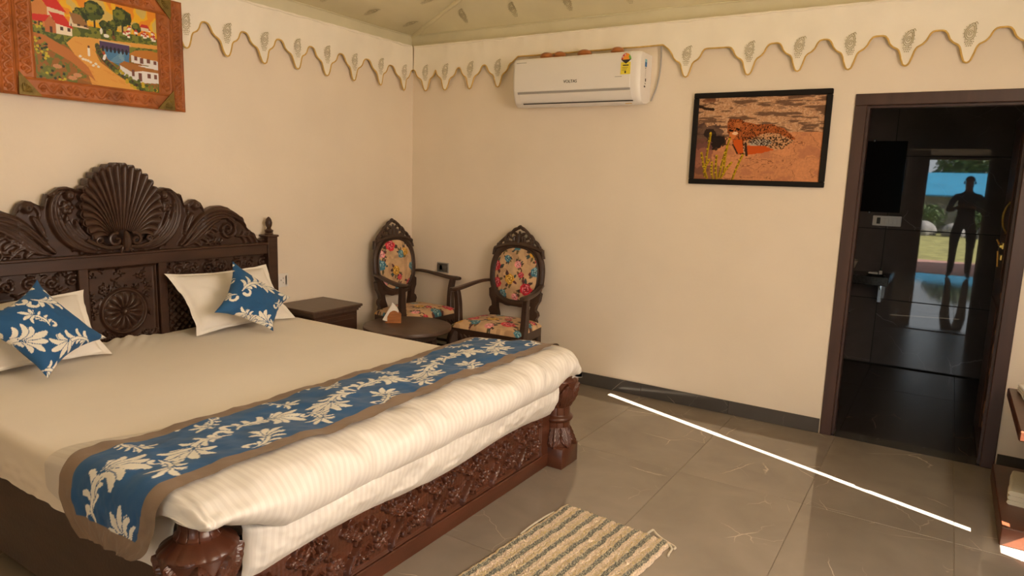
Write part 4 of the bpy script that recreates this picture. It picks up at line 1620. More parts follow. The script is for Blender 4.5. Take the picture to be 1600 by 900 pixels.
    cu = FL.sample(((px_ / 0.47) + 0.5 + fu) % 1, ((pz_ - 0.56) / 0.47 + fv) % 1)
    MB().grid(np.stack([px_, py_, pz_], -1)).build('back_pad', M_attr, o, smooth=180, colors=cu.reshape(-1, 3))
    MB().prism([(0.195 * math.cos(x), zc + 0.205 * math.sin(x)) for x in a], lambda u, v, t: (u, lean(v) + t, v), 0.004, 0.012).build('back_cloth', M_tan, o)
    # pierced crest
    c = MB()
    lf = lambda z: lean(z) - 0.004
    H0 = lambda x: 0.935 + 0.035 * (1 - (x / 0.21) ** 2)
    outl = [(-0.215, 0.895), (-0.205, 0.945), (-0.180, 0.965), (-0.155, 1.000), (-0.125, 1.022), (-0.10, 1.052), (-0.072, 1.068), (-0.045, 1.094), (-0.018, 1.106), (0, 1.118)]
    outl = outl + [(-x, z) for x, z in outl[-2::-1]]
    oo = np.array(outl)
    tt = np.linspace(0, 1, 90)
    d = np.linspace(0, 1, len(oo))
    ox_, oz_ = np.interp(tt, d, oo[:, 0]), np.interp(tt, d, oo[:, 1])
    c.tube(np.stack([ox_, lf(oz_), oz_], 1), 0.011 + 0.0035 * np.abs(np.sin(tt * 36)), 8)
    xs_ = np.linspace(-0.205, 0.205, 30)
    c.tube(np.stack([xs_, lf(0.95) + 0 * xs_, 0.945 + 0.04 * (1 - (xs_ / 0.205) ** 2)], 1), 0.021, 8, flat=(1, 0.8))
    for sx in (-1, 1):
        for (x, z, an, L, cu_) in [(0.02, 0.985, 1.2, 0.10, 1.5), (0.05, 0.98, 0.9, 0.09, -1.8), (0.10, 0.97, 1.0, 0.075, 1.8), (0.14, 0.965, 0.9, 0.06, -1.9), (0.01, 1.03, 1.4, 0.07, -1.6),
                                   (0.06, 1.03, 0.2, 0.05, 2.2), (0.09, 1.00, -0.2, 0.06, 2.0), (0.03, 1.0, 0.5, 0.06, 2.2), (0.16, 0.955, 0.2, 0.045, 2.0)]:
            cv, _ = heading_curve((x, z), an, L, cu_, 12)
            c.tube(np.stack([sx * cv[:, 0], lf(cv[:, 1]) - 0.004, cv[:, 1]], 1), teardrop(12, 0.0122, 0.55, 0.5), 7)
    c.tube([(0, lf(0.98) - 0.006, 0.975), (0, lf(1.02) - 0.008, 1.02), (0, lf(1.08) - 0.004, 1.085)], [0.010, 0.016, 0.006], 8)
    c.tube([(0, lf(1.11), 1.105), (0, lf(1.125), 1.128)], [0.014, 0.006], 8)
    c.build('crest', W, o)
    # arms
    for sx in (-1, 1):
        p = bez((sx * 0.222, lean(0.70), 0.700), (sx * 0.27, 0.10, 0.715), (sx * 0.300, -0.02, 0.655), (sx * 0.295, -0.205, 0.668), n=20)
        arm = MB().tube(p, np.interp(np.linspace(0, 1, 20), [0, 0.15, 0.7, 0.95, 1], [0.018, 0.021, 0.026, 0.029, 0.020]), 8, flat=(1.0, 0.62), up=(0, 0, 1)).build('arm', W, o)
        q = bez((sx * 0.290, -0.135, 0.655), (sx * 0.275, -0.12, 0.56), (sx * 0.285, -0.12, 0.48), (sx * 0.268, -0.135, 0.355), n=12)
        MB().tube(q, np.linspace(0.021, 0.027, 12), 8, square=True).build('arm_post', W, o)
    MB().tube([(-0.235, -0.19, 0.16), (-0.215, 0.215, 0.16)], 0.012, 8).build('stretcher', W, o)
    MB().tube([(0.235, -0.19, 0.16), (0.215, 0.215, 0.16)], 0.012, 8).build('stretcher', W, o)
    MB().tube([(-0.22, 0.0, 0.16), (0.22, 0.0, 0.16)], 0.012, 8).build('stretcher', W, o)
    return o


armchair('carved floral armchair in the corner with its back to the headboard wall', (0.335, -0.335, 0), R(88), 0.35, 0.45)
armchair('carved floral armchair with its back to the wall below the air conditioner', (1.118, -0.315, 0), R(2), 0.0, 0.0)

# ---- round table
TX, TY, TZ = 0.722, -0.868, 0.45
t_ = thing('coffee_table', 'round brown wooden coffee table in front of the armchairs', 'table', (TX, TY, 0))
MB().lathe([(0.285, -0.034), (0.296, -0.031), (0.302, -0.024), (0.302, -0.010), (0.299, -0.003), (0.292, 0.0), (0.0005, 0.0)], (0, 0, TZ), 72).build('table_top', M_tablewood, t_)
MB().lathe([(0.20, -0.085), (0.205, -0.08), (0.205, -0.034), (0.20, -0.033)], (0, 0, TZ), 48).build('apron', M_chairwood, t_)
for k in range(4):
    a = PI / 4 + k * PI / 2 + 0.25
    ca, sa = math.cos(a), math.sin(a)
    MB().tube([(0.17 * ca, 0.17 * sa, TZ - 0.036), (0.19 * ca, 0.19 * sa, 0.25), (0.215 * ca, 0.215 * sa, 0.0)], [0.030, 0.026, 0.022], 8, square=True).build('leg', M_chairwood, t_)
MB().lathe([(0.175, 0.13), (0.18, 0.135), (0.18, 0.15), (0.175, 0.155), (0.001, 0.155)], (0, 0, 0), 40).build('lower_shelf', M_chairwood, t_)

# ---- napkin holder with napkins
nh = thing('napkin_holder', 'small orange-brown wooden napkin holder on the round table', 'napkin holder', (0.588, -0.878, TZ), R(38))
base = MB().box(-0.045, 0.065, -0.032, 0.032, 0, 0.010, 0.003)
base.build('base', M_napwood, nh)
for sy in (-1, 1):
    pts = [(-0.03, 0.008), (0.062, 0.008), (0.062, 0.055)] + [(0.062 - 0.085 * s, 0.055 + 0.028 * math.sin(s * PI) + 0.01 * s) for s in np.linspace(0.1, 0.9, 9)] + [(-0.03, 0.045)]
    MB().prism(pts, lambda u, v, tt_: (u, tt_, v), sy * 0.026 - 0.004, sy * 0.026 + 0.004).build('side_plate', M_napwood, nh)
for k in range(5):
    dy = -0.019 + 0.0095 * k
    g = np.random.default_rng(90 + k)
    j = g.uniform(-0.006, 0.006, 4)
    pts = [(-0.062 + j[0], 0.020), (-0.030, 0.012), (0.045, 0.075 + j[1]), (0.030, 0.105 + j[2]), (0.005 + j[3], 0.135 + j[1])]
    nap = MB().prism(pts, lambda u, v, tt_: (u, tt_ + 0.004 * math.sin(u * 60 + v * 40), v), dy - 0.0035, dy + 0.0035).build('napkin', M_tissue, None)
    nap.location = nh.location
    nap.rotation_euler = nh.rotation_euler
    tag(nap, 'folded white paper napkin standing in the wooden napkin holder', 'napkin', 'napkins in the holder')

# ---- nightstand
ns = thing('nightstand', 'dark wooden nightstand with moulded top beside the bed', 'nightstand', (0.23, -1.215, 0))
MB().box(-0.185, 0.170, -0.190, 0.190, 0.02, 0.545, 0.004).build('body', M_wood, ns)
tpb = MB().box(-0.205, 0.195, -0.222, 0.222, 0.562, 0.580, 0.005).box(-0.205, 0.186, -0.212, 0.212, 0.550, 0.564, 0.004).box(-0.20, 0.178, -0.200, 0.200, 0.535, 0.552, 0.004)
tpb.build('table_top', M_tablewood, ns)
dr = MB().box(0.168, 0.180, -0.170, 0.170, 0.365, 0.515, 0.004).box(0.178, 0.186, -0.145, 0.145, 0.390, 0.490, 0.004)
dro = dr.build('drawer', M_wood, ns)
MB().lathe([(0.006, 0), (0.008, 0.012), (0.014, 0.020), (0.010, 0.028), (0.001, 0.03)], (0, 0, 0), 14).build('knob', M_oldbrass, dro).location = (0.186, 0, 0.44)
dro.children[0].rotation_euler = (0, R(90), 0)
dd2 = MB().box(0.168, 0.180, -0.170, 0.170, 0.050, 0.345, 0.004).box(0.178, 0.186, -0.145, 0.145, 0.080, 0.315, 0.004)
dd2.build('cabinet_door', M_wood, ns)
for sx in (-0.17, 0.155):
    for sy in (-0.175, 0.175):
        MB().box(sx - 0.015, sx + 0.015, sy - 0.015, sy + 0.015, 0, 0.03).build('foot', M_wood, ns)

# ================================================================== ON THE WALLS
# ---- village painting in a carved frame
VP = Canvas(260, 176, lin(225, 150, 30))
ax = VP.ax
U = lambda u: u * ax
n5 = vnoise((176, 260), (5, 8), 101, 3)
n24 = vnoise((176, 260), (26, 38), 102, 3)
sky = VP.Y > 0.66
VP.put(sky, lin(232, 178, 20))
VP.put(sky & (n5 > 0.52), lin(225, 120, 20), 0.7)
VP.put(sky & (n5 < 0.40), lin(190, 180, 120), 0.6)
grn = lambda a, b: np.where((n24 > 0.5)[..., None], np.array(a), np.array(b))
G1, G2, G3 = lin(70, 85, 25), lin(35, 50, 18), lin(120, 125, 40)
VP.put((VP.Y < 0.68) & (VP.Y > 0.42), grn(G3, G1))
VP.put(VP.Y <= 0.42, grn(lin(150, 95, 30), lin(105, 110, 35)))
for u, v, r in ((0.02, 0.92, 0.09), (0.12, 0.94, 0.05), (0.40, 0.82, 0.08), (0.47, 0.87, 0.12), (0.70, 0.86, 0.12), (0.62, 0.74, 0.07), (0.82, 0.77, 0.06), (0.35, 0.80, 0.07), (0.55, 0.72, 0.06)):
    VP.stroke([(U(u), v - r * 1.5), (U(u), v)], 0.012, lin(50, 32, 16))
    VP.ell(U(u), v, r, r * 0.95, grn(G2, G1), 1, 0.9, int(u * 100))
    VP.ell(U(u) - r * .25, v + r * .25, r * 0.6, r * 0.5, grn(G1, G3), 0.75, 0.9, int(u * 90) + 7)
# houses
def house(u0, u1, v0, v1, wall, gable, roof, ru):
    VP.poly([(U(u0), v0), (U(u0 + ru), v0), (U(u0 + ru), v1 - 0.02), (U(u0 + ru / 2), v1 + 0.06), (U(u0), v1 - 0.02)], gable)
    VP.poly([(U(u0 + ru), v0), (U(u1), v0), (U(u1), v1 - 0.05), (U(u0 + ru), v1)], wall)
    VP.poly([(U(u0 + ru / 2 - 0.01), v1 + 0.10), (U(u1 - 0.06), v1 + 0.09), (U(u1 + 0.015), v1 - 0.05), (U(u0 + ru), v1 - 0.02)], roof)
    for k in range(2):
        x = u0 + ru + (u1 - u0 - ru) * (0.25 + 0.45 * k)
        VP.poly([(U(x), v0 + 0.35 * (v1 - v0)), (U(x + 0.022), v0 + 0.35 * (v1 - v0)), (U(x + 0.022), v0 + 0.65 * (v1 - v0)), (U(x), v0 + 0.65 * (v1 - v0))], lin(70, 45, 35))
    VP.poly([(U(u0 + ru * .4), v0), (U(u0 + ru * .65), v0), (U(u0 + ru * .65), v0 + 0.5 * (v1 - v0)), (U(u0 + ru * .4), v0 + 0.5 * (v1 - v0))], lin(80, 40, 25))


REDR, CREAM = lin(205, 35, 22), lin(225, 205, 175)
house(0.0, 0.24, 0.58, 0.83, CREAM, lin(205, 130, 60), REDR, 0.11)
VP.poly([(U(0.0), 0.70), (U(0.13), 0.72), (U(0.11), 0.64), (U(0.0), 0.63)], REDR)
house(0.09, 0.29, 0.53, 0.66, lin(240, 225, 200), lin(190, 110, 60), REDR, 0.08)
house(0.27, 0.42, 0.64, 0.70, CREAM, CREAM, lin(150, 105, 60), 0.03)
for k in range(26):
    u, v = random.uniform(0.70, 0.99), random.uniform(0.62, 0.75)
    VP.poly([(U(u), v), (U(u + .022), v), (U(u + .022), v + .022), (U(u), v + .022)], lin(240, 232, 220))
    VP.poly([(U(u - .006), v + .02), (U(u + .028), v + .02), (U(u + .011), v + .045)], lin(190, 45, 35))
VP.poly([(U(.86), .75), (U(.93), .75), (U(.93), .79), (U(.86), .79)], CREAM)
VP.poly([(U(.85), .79), (U(.94), .79), (U(.92), .83), (U(.87), .83)], lin(190, 40, 30))
# road
ROAD = lin(222, 160, 70)
VP.poly([(U(.24), .44), (U(.30), .53), (U(.42), .55), (U(.60), .56), (U(1.0), .60), (U(1.0), .55), (U(.62), .51), (U(.50), .47), (U(.46), .40), (U(.50), .28), (U(.62), .17), (U(.80), .03), (U(.84), 0), (U(.42), 0), (U(.38), .18), (U(.30), .32)], ROAD)
VP.poly([(U(0), .50), (U(.08), .49), (U(.26), .37), (U(.40), .20), (U(.45), .05), (U(.40), .10), (U(.26), .24), (U(.12), .33), (U(0), .42)], lin(185, 110, 45))
for k in range(40):
    u = random.uniform(.30, .66)
    v = random.uniform(.02, .5)
    VP.stroke([(U(u), v), (U(u + .05), v - .02)], 0.006, lin(205, 120, 40), 0.35)
# river and bridge
VP.poly([(U(.53), .46), (U(.75), .46), (U(.74), .33), (U(.66), .27), (U(.56), .33)], lin(70, 125, 170))
for k in range(8):
    VP.stroke([(U(.58 + .012 * k), .31 + .017 * k), (U(.70), .31 + .018 * k)], .004, lin(160, 195, 210), .6)
VP.poly([(U(.50), .45), (U(.75), .45), (U(.75), .535), (U(.50), .535)], lin(75, 55, 95))
for k in range(7):
    VP.ell(U(.525 + .033 * k), .45, .016, .035, lin(25, 20, 35))
VP.stroke([(U(.50), .538), (U(.76), .538)], .006, lin(215, 190, 150))
for k in range(30):
    q = k / 29
    p = bez((.46, .47), (.47, .30), (.62, .20), (.82, .02), n=30)[k]
    VP.ell(U(p[0]) + .03, p[1], .028, .03, lin(60, 45, 35) if k % 2 else G1)
# house on the right
WH = lin(225, 222, 222)
VP.poly([(U(.70), .30), (U(1), .33), (U(1), .12), (U(.85), .10), (U(.66), .18), (U(.66), .28)], WH)
VP.poly([(U(.76), .44), (U(1), .44), (U(1), .32), (U(.76), .34)], WH)
VP.poly([(U(.74), .43), (U(.80), .49), (U(.93), .52), (U(1), .51), (U(1), .40), (U(.86), .41)], lin(190, 120, 40))
VP.poly([(U(.65), .29), (U(.70), .34), (U(.86), .30), (U(1), .29), (U(1), .25), (U(.86), .25), (U(.76), .22)], lin(165, 105, 40))
for (u, v, w, h) in ((.79, .37, .025, .05), (.84, .34, .03, .07), (.90, .36, .03, .05), (.96, .35, .03, .05), (.76, .17, .025, .08), (.82, .12, .03, .10), (.90, .17, .03, .06), (.96, .17, .03, .06)):
    VP.poly([(U(u), v), (U(u + w), v), (U(u + w), v + h), (U(u), v + h)], lin(115, 70, 60))
for k in range(46):
    u = random.uniform(.62, 1.0)
    VP.ell(U(u), max(0, .55 - .58 * u + random.uniform(-.10, .02)) + .03, .022, .02, (G3, G1, lin(190, 165, 30))[k % 3])
for k in range(70):
    u, v = random.choice([(random.uniform(0, .10), random.uniform(.22, .45)), (random.uniform(.03, .22), random.uniform(0, .17)), (random.uniform(0, .08), random.uniform(.50, .62))])
    VP.ell(U(u), v, .016, .015, (G3, G2, lin(200, 180, 40))[k % 3])
for u, v in ((.16, .16), (.27, .05), (.31, .09)):
    VP.ell(U(u), v, .05, .025, lin(200, 140, 95))
# herdsman, sheep, cart
VP.stroke([(U(.41), .34), (U(.41), .42)], .013, lin(240, 235, 225))
VP.ell(U(.41), .44, .012, .015, lin(90, 50, 35))
for k in range(8):
    VP.ell(U(.34 + .02 * k), .30 - .012 * k + random.uniform(-.02, .03), .018, .014, lin(232, 225, 210))
VP.ell(U(.52), .65, .016, .035, lin(235, 230, 220))
VP.ell(U(.56), .605, .034, .022, lin(235, 232, 225))
VP.ell(U(.62), .60, .022, .024, lin(120, 75, 40))
VP.stroke([(U(.53), .33), (U(.54), .37)], .016, lin(235, 235, 235))
VP.ell(U(.53), .39, .012, .014, lin(190, 60, 50))

pf = thing('framed_painting', 'colourful village painting in an orange carved wooden frame', 'painting', (0.0, -2.443, 1.78))
y0, y1, z0, z1 = -2.930, -2.026, 1.780, 2.372
fy0, fy1 = y0 + 0.070, y1 - 0.070          # inner frame outer edge
cy0, cy1, cz0, cz1 = fy0 + 0.082, fy1 - 0.082, z0 + 0.088, z1 - 0.088


def vine(a0, a1, b, vertical, amp=0.014, per=0.062, w=0.006):
    t = np.arange(a0, a1, 0.004)
    s = b + amp * np.sin((t - a0) / per * 2 * PI)
    main = np.stack([s, t] if vertical else [t, s], 1)
    out = [(main, np.full(len(main), w))]
    k = 0
    q = a0 + per / 4
    while q < a1 - 0.02:
        sg = 1 if k % 2 == 0 else -1
        c = (b - sg * amp * 0.6, q) if vertical else (q, b - sg * amp * 0.6)
        out.append(scroll(c, 1.0, 0.011, 1.1, sg, 0.34, 18))
        q += per / 2
        k += 1
    return out


def edge_bead(a0, a1, b0, b1):
    def f(Y, Z, H):
        e = np.minimum(np.minimum(Y - a0, a1 - Y), np.minimum(Z - b0, b1 - Z))
        return np.maximum(H, 0.006 * np.exp(-((e - 0.006) / 0.004) ** 2))
    return f


MB().box(0.053, 0.062, y0, y1, z0, z1).build('backing', M_framewood, pf, world=True)
for yy in (y0 + 0.12, y1 - 0.12):
    MB().box(0.0, 0.055, yy - 0.02, yy + 0.02, z0 + 0.03, z0 + 0.07).build('spacer', M_framewood, pf, world=True)
for a, b in ((y0, fy0), (fy1, y1)):
    relief('side_plank', M_framewood, pf, a, b, z0, z1, 0.064, vine(z0 + 0.02, z1 - 0.02, (a + b) / 2, True), 0.008, 0.003, edge_bead(a, b, z0, z1))
for a, b in ((fy0, cy0), (cy1, fy1)):
    relief('inner_rail', M_framewood, pf, a, b, cz0, cz1, 0.066, vine(cz0 + 0.02, cz1 - 0.02, (a + b) / 2, True, 0.018), 0.009, 0.003, edge_bead(a, b, cz0 - 1, cz1 + 1))
for a, b in ((z0, cz0), (cz1, z1)):
    relief('cross_rail', M_framewood, pf, fy0, fy1, a, b, 0.066, vine(fy0 + 0.09, fy1 - 0.09, (a + b) / 2, False, 0.018, 0.075), 0.009, 0.003, edge_bead(fy0 - 1, fy1 + 1, a, b))
for (yy, zz, sy, sz) in ((fy0, z0, 1, 1), (fy1, z0, -1, 1), (fy0, z1, 1, -1), (fy1, z1, -1, -1)):
    c = MB()
    c.prism([(yy, zz + sz * 0.002), (yy + sy * 0.098, zz + sz * 0.002), (yy + sy * 0.004, zz + sz * 0.108)], lambda u, v, t: (t, u, v), 0.073, 0.078)
    for k in range(7):
        a = k / 6 * PI / 2
        p, q = np.array([yy + sy * 0.018, zz + sz * 0.018]), np.array([yy + sy * (0.018 + 0.036 * math.cos(a)), zz + sz * (0.018 + 0.036 * math.sin(a))])
        c.tube([(0.078, *p), (0.081, *((p + q) / 2)), (0.078, *q)], [0.003, 0.005, 0.003], 6)
    c.build('corner_plate', M_oldbrass, pf, world=True)
gu, gv = np.linspace(0, 1, 261), np.linspace(0, 1, 177)
Ug, Vg = np.meshgrid(gu, gv, indexing='ij')
Pc = np.stack([np.full_like(Ug, 0.066), cy0 + (cy1 - cy0) * Ug, cz0 + (cz1 - cz0) * Vg], -1)
MB().grid(Pc).build('canvas', M_paint, pf, world=True, smooth=0, colors=VP.sample(Ug, Vg).reshape(-1, 3))

# ---- leopard photograph in a black frame
LP = Canvas(330, 228, lin(196, 132, 90))
lx = LP.ax
W_ = lambda u: u * lx
SH = LP.X.shape
n6 = vnoise(SH, (9, 7), 111, 4)
nf = vnoise(SH, (70, 100), 112, 2)
nh_ = vnoise(SH, (34, 9), 113, 4)
LP.im *= (0.60 + 0.5 * n6 + 0.34 * nf)[..., None]
up_ = LP.Y > 0.50 + 0.10 * LP.X / lx - 0.12 * (LP.X / lx > 0.8) * (LP.X / lx - 0.8)
LP.put(up_, lin(186, 150, 116), 0.6)
LP.put(up_ & (nf > 0.56), lin(218, 182, 148), 0.45)
LP.put(up_ & (nh_ > 0.55), lin(128, 96, 74), 0.6)
LP.put(up_ & (nh_ > 0.60), lin(82, 56, 42), 0.7)
LP.put(up_ & (np.abs(nh_ - 0.42) < 0.012), lin(95, 66, 50), 0.7)
LP.put((~up_) & (np.abs(n6 - 0.55) < 0.008), lin(120, 74, 52), 0.7)
LP.put((~up_) & (n6 < 0.42), lin(176, 112, 84), 0.5)
LP.ell(W_(.10), .52, .20, .15, lin(78, 58, 52), .85, 1.4, 5)
LP.ell(W_(.17), .47, .13, .10, lin(26, 21, 22), .92, 1.5, 6)
LP.ell(W_(.12), .56, .07, .06, lin(34, 26, 26), .85, 1.4, 16)
LP.ell(W_(.05), .28, .17, .20, lin(118, 74, 70), .65, 1.4, 8)
LP.ell(W_(.12), .08, .22, .10, lin(96, 66, 52), .6, 1.4, 9)
LP.stroke([(W_(.0), .90), (W_(.06), .87), (W_(.13), .855)], .016, lin(50, 32, 24))
LP.ell(W_(.10), .955, .10, .022, lin(112, 66, 44), .8, 1.0, 10)
FUR, FURL = lin(152, 80, 38), lin(205, 160, 118)
body = LP.poly([(W_(.257), .70), (W_(.27), .745), (W_(.30), .735), (W_(.36), .735), (W_(.40), .695), (W_(.49), .672), (W_(.60), .670), (W_(.70), .622), (W_(.755), .555), (W_(.795), .50), (W_(.775), .46), (W_(.70), .385),
                (W_(.63), .365), (W_(.55), .41), (W_(.45), .44), (W_(.42), .32), (W_(.37), .32), (W_(.32), .42), (W_(.30), .50), (W_(.262), .58)], FUR)
LP.put(body & (nf > 0.55), lin(186, 104, 52), .7)
low_ = body & (LP.Y < 0.52 + 0.05 * np.sin(LP.X * 9)) & (LP.X > W_(.40))
LP.put(low_, FURL, .75)
LP.ell(W_(.53), .455, .14, .045, lin(176, 164, 146), .9, 1.0, 11)
for k in range(9):
    LP.stroke([(W_(.44 + .022 * k), .49), (W_(.47 + .024 * k), .44)], .006, lin(70, 54, 44), .8)
cells = np.random.default_rng(5)
for k in range(900):
    u, v = cells.uniform(.25, .80), cells.uniform(.32, .74)
    if body[min(int(v * 228), 227), min(int(u * 330), 329)]:
        r_ = .0062 if v > .52 else .0085
        LP.ell(W_(u), v, r_, r_ * .85, lin(44, 24, 15), .9)
LP.poly([(W_(.43), .425), (W_(.57), .415), (W_(.64), .375), (W_(.55), .335), (W_(.435), .315)], lin(196, 84, 28))
LP.poly([(W_(.31), .49), (W_(.385), .50), (W_(.405), .34), (W_(.36), .325), (W_(.325), .40)], lin(200, 88, 30))
LP.ell(W_(.305), .545, .040, .05, lin(206, 120, 62), .95)
LP.ell(W_(.325), .565, .035, .02, lin(238, 196, 156), .9)
LP.stroke([(W_(.315), .43), (W_(.355), .33)], .009, lin(60, 35, 22))
LP.stroke([(W_(.415), .45), (W_(.43), .31)], .014, lin(62, 40, 28))
LP.stroke([(W_(.28), .605), (W_(.30), .595)], .010, lin(22, 15, 12))
LP.stroke([(W_(.335), .625), (W_(.355), .610)], .010, lin(22, 15, 12))
LP.ell(W_(.285), .515, .013, .012, lin(48, 26, 24))
LP.ell(W_(.345), .665, .045, .035, lin(190, 112, 58), .6)
for (a, b, c, d) in ((.10, .05, .125, .57), (.12, .03, .06, .33), (.20, .02, .19, .30), (.22, .04, .285, .50), (.24, .04, .315, .22), (.33, 0, .40, .31), (.09, .1, .13, .25), (.17, .02, .155, .22), (.26, .1, .27, .40)):
    cv = bez((W_(a), b), (W_((a + c) / 2 - .012), (b + d) / 2), (W_(c), d), n=12)
    LP.stroke(cv, .014, lin(176, 142, 18), .9)
    LP.stroke(cv - np.array([.007, 0]), .006, lin(92, 80, 18), .85)
    for q in range(3, 12, 2):
        LP.ell(cv[q][0] + .008 * (-1) ** q, cv[q][1], .011, .008, lin(205, 175, 40), .8)
lf_ = thing('framed_photograph', 'leopard photograph in a black frame beside the bathroom doorway', 'picture', (2.747, 0, 1.473))
lx0, lx1, lz0, lz1 = 2.345, 3.150, 1.474, 2.036
fw = 0.032
for q in ((lx0, lx1, lz0, lz0 + fw), (lx0, lx1, lz1 - fw, lz1), (lx0, lx0 + fw, lz0 + fw, lz1 - fw), (lx1 - fw, lx1, lz0 + fw, lz1 - fw)):
    MB().box(q[0], q[1], -0.026, -0.001, q[2], q[3], 0.004).build('frame_bar', M_black, lf_, world=True)
gu, gv = np.linspace(0, 1, 331), np.linspace(0, 1, 229)
Ug, Vg = np.meshgrid(gu, gv, indexing='ij')
Pc = np.stack([lx0 + fw * .8 + (lx1 - lx0 - 1.6 * fw) * Ug, np.full_like(Ug, -0.012), lz0 + fw * .8 + (lz1 - lz0 - 1.6 * fw) * Vg], -1)
MB().grid(Pc).build('print', M_photo, lf_, world=True, smooth=0, colors=LP.sample(Ug, Vg).reshape(-1, 3))

# ---- air conditioner
ac = thing('air_conditioner', 'white wall-mounted air conditioner with yellow star-rating label', 'air conditioner', (1.55, -0.1, 1.965))
prf = np.array([(-0.003, 1.990), (-0.060, 1.972), (-0.130, 1.968), (-0.158, 1.985), (-0.178, 2.012), (-0.192, 2.050), (-0.200, 2.085), (-0.205, 2.180), (-0.203, 2.265), (-0.190, 2.288), (-0.160, 2.296), (-0.003, 2.296)])
pc = prf.mean(0)
secs = [(1.088, 0.90), (1.094, 0.965), (1.106, 0.995), (1.115, 1.0), (1.975, 1.0), (2.010, 0.985), (2.030, 0.955), (2.040, 0.90)]
b = MB()
V = []
for x, s in secs:
    q = prf.copy()
    q[:, 0] = -0.003 + (q[:, 0] + 0.003) * s
    q[:, 1] = pc[1] + (q[:, 1] - pc[1]) * (0.5 + 0.5 * s)
    V.append(np.stack([np.full(len(q), x), q[:, 0], q[:, 1]], 1))
V = np.array(V)
m_ = len(prf)
fcs = [(i * m_ + j, (i + 1) * m_ + j, (i + 1) * m_ + (j + 1) % m_, i * m_ + (j + 1) % m_) for i in range(len(secs) - 1) for j in range(m_)]
fcs += [tuple(range(m_))[::-1], tuple((len(secs) - 1) * m_ + j for j in range(m_))]
b.add(V, fcs)
b.build('body', M_plastic, ac, world=True, smooth=40)
MB().prism([(-0.2055, 2.068), (-0.2095, 2.180), (-0.2075, 2.266), (-0.196, 2.286), (-0.19, 2.28), (-0.19, 2.07)], lambda u, v, t: (t, u, v), 1.112, 1.978).build('front_panel', M_plastic, ac, world=True)
MB().prism([(-0.1975, 2.052), (-0.1995, 2.050), (-0.183, 2.006), (-0.166, 1.993), (-0.163, 1.996), (-0.180, 2.012)], lambda u, v, t: (t, u, v), 1.150, 1.985).build('louver', M_plastic, ac, world=True)
MB().prism([(-0.1935, 2.066), (-0.2015, 2.066), (-0.197, 2.052), (-0.19, 2.052)], lambda u, v, t: (t, u, v), 1.135, 1.98).build('air_slot', M_greyplastic, ac, world=True)
MB().prism([(-0.160, 1.992), (-0.170, 1.992), (-0.163, 1.986), (-0.155, 1.986)], lambda u, v, t: (t, u, v), 1.165, 1.99).build('air_slot', M_ink, ac, world=True)
FY = -0.2098
base_ac = Matrix.Translation(-Vector(ac.location))
face = lambda x, z, y=FY: base_ac @ frame_mat((1, 0, 0), (0, 0, 1), (0, -1, 0), (x, y, z))
text_mesh('VOLTAS', 0.028, M_ink, ac, face(1.552, 2.122, -0.2088), 'logo_lettering')
MB().box(1.125, 1.205, -0.2090, -0.2070, 2.2600, 2.2630).build('small_print', M_greyplastic, ac, world=True)
lab = MB().box(1.914, 1.980, -0.2112, -0.2092, 2.148, 2.222)
lab = lab.build('rating_label', M_yellow, ac, world=True)
for a0, a1, m in ((0, 45, M_green), (45, 90, M_orange), (90, 180, M_red)):
    pts = [(1.949, 2.237)] + [(1.949 + 0.033 * math.cos(R(a)), 2.237 + 0.040 * math.sin(R(a))) for a in np.linspace(a0, a1, 10)]
    MB().prism(pts, lambda u, v, t: (u, t, v), -0.2112, -0.206).build('rating_dial', m, lab, world=True)
MB().prism([(1.949 + 0.022 * math.cos(R(a)), 2.237 + 0.026 * math.sin(R(a))) for a in np.linspace(0, 180, 14)], lambda u, v, t: (u, t, v), -0.2120, -0.2105).build('rating_dial', M_orange, lab, world=True)
MB().prism([(1.914, 2.239), (1.984, 2.239), (1.964, 2.222), (1.949, 2.212), (1.934, 2.222)], lambda u, v, t: (u, t, v), -0.2118, -0.2105).build('rating_band', M_ink, lab, world=True)
for k in range(3):
    x, z = 1.926 + 0.016 * k, 2.248 + 0.013 * k
    text_mesh('*', 0.03, M_plastic, ac, face(x, z, -0.2115), 'star_print')
MB().box(1.928, 1.968, -0.2118, -0.2105, 2.199, 2.206).build('label_print', M_ink, ac, world=True)
for k in range(3):
    MB().box(1.924, 1.964 - 0.006 * k, -0.2118, -0.2105, 2.1885 - 0.009 * k, 2.1905 - 0.009 * k).build('label_print', M_ink, ac, world=True)
MB().box(1.942, 1.952, -0.2118, -0.2100, 2.154, 2.168).build('label_mark', M_ink, ac, world=True)
MB().box(1.876, 1.924, -0.2108, -0.2090, 2.134, 2.1375).build('small_print', M_greyplastic, ac, world=True)
xs2 = 2.0398
for (ya, yb, za, zb, m) in ((-0.120, -0.088, 2.232, 2.250, M_lblue), (-0.120, -0.088, 2.203, 2.232, M_blue), (-0.112, -0.100, 2.192, 2.198, M_ink), (-0.104, -0.090, 2.112, 2.132, M_ink), (-0.108, -0.092, 2.096, 2.104, M_greyplastic), (-0.118, -0.096, 2.076, 2.086, M_ink)):
    MB().box(xs2 - 0.0005, xs2 + 0.001, ya, yb, za, zb).build('side_sticker', m, ac, world=True)
for k in range(6):
    MB().box(xs2 - 0.0005, xs2 + 0.001, -0.108, -0.098 + 0.003 * (k % 2), 2.142 + 0.008 * k, 2.144 + 0.008 * k).build('side_sticker', M_greyplastic, ac, world=True)
MB().box(1.930, 1.975, -0.1435, -0.135, 1.972, 1.980).build('gold_mark', M_brass, ac, world=True)
cb = MB().tube(bez((2.105, -0.022, 2.335), (2.112, -0.020, 2.20), (2.105, -0.015, 2.11), (2.075, -0.012, 2.05), (2.052, -0.012, 2.00), n=24), 0.0055, 8)
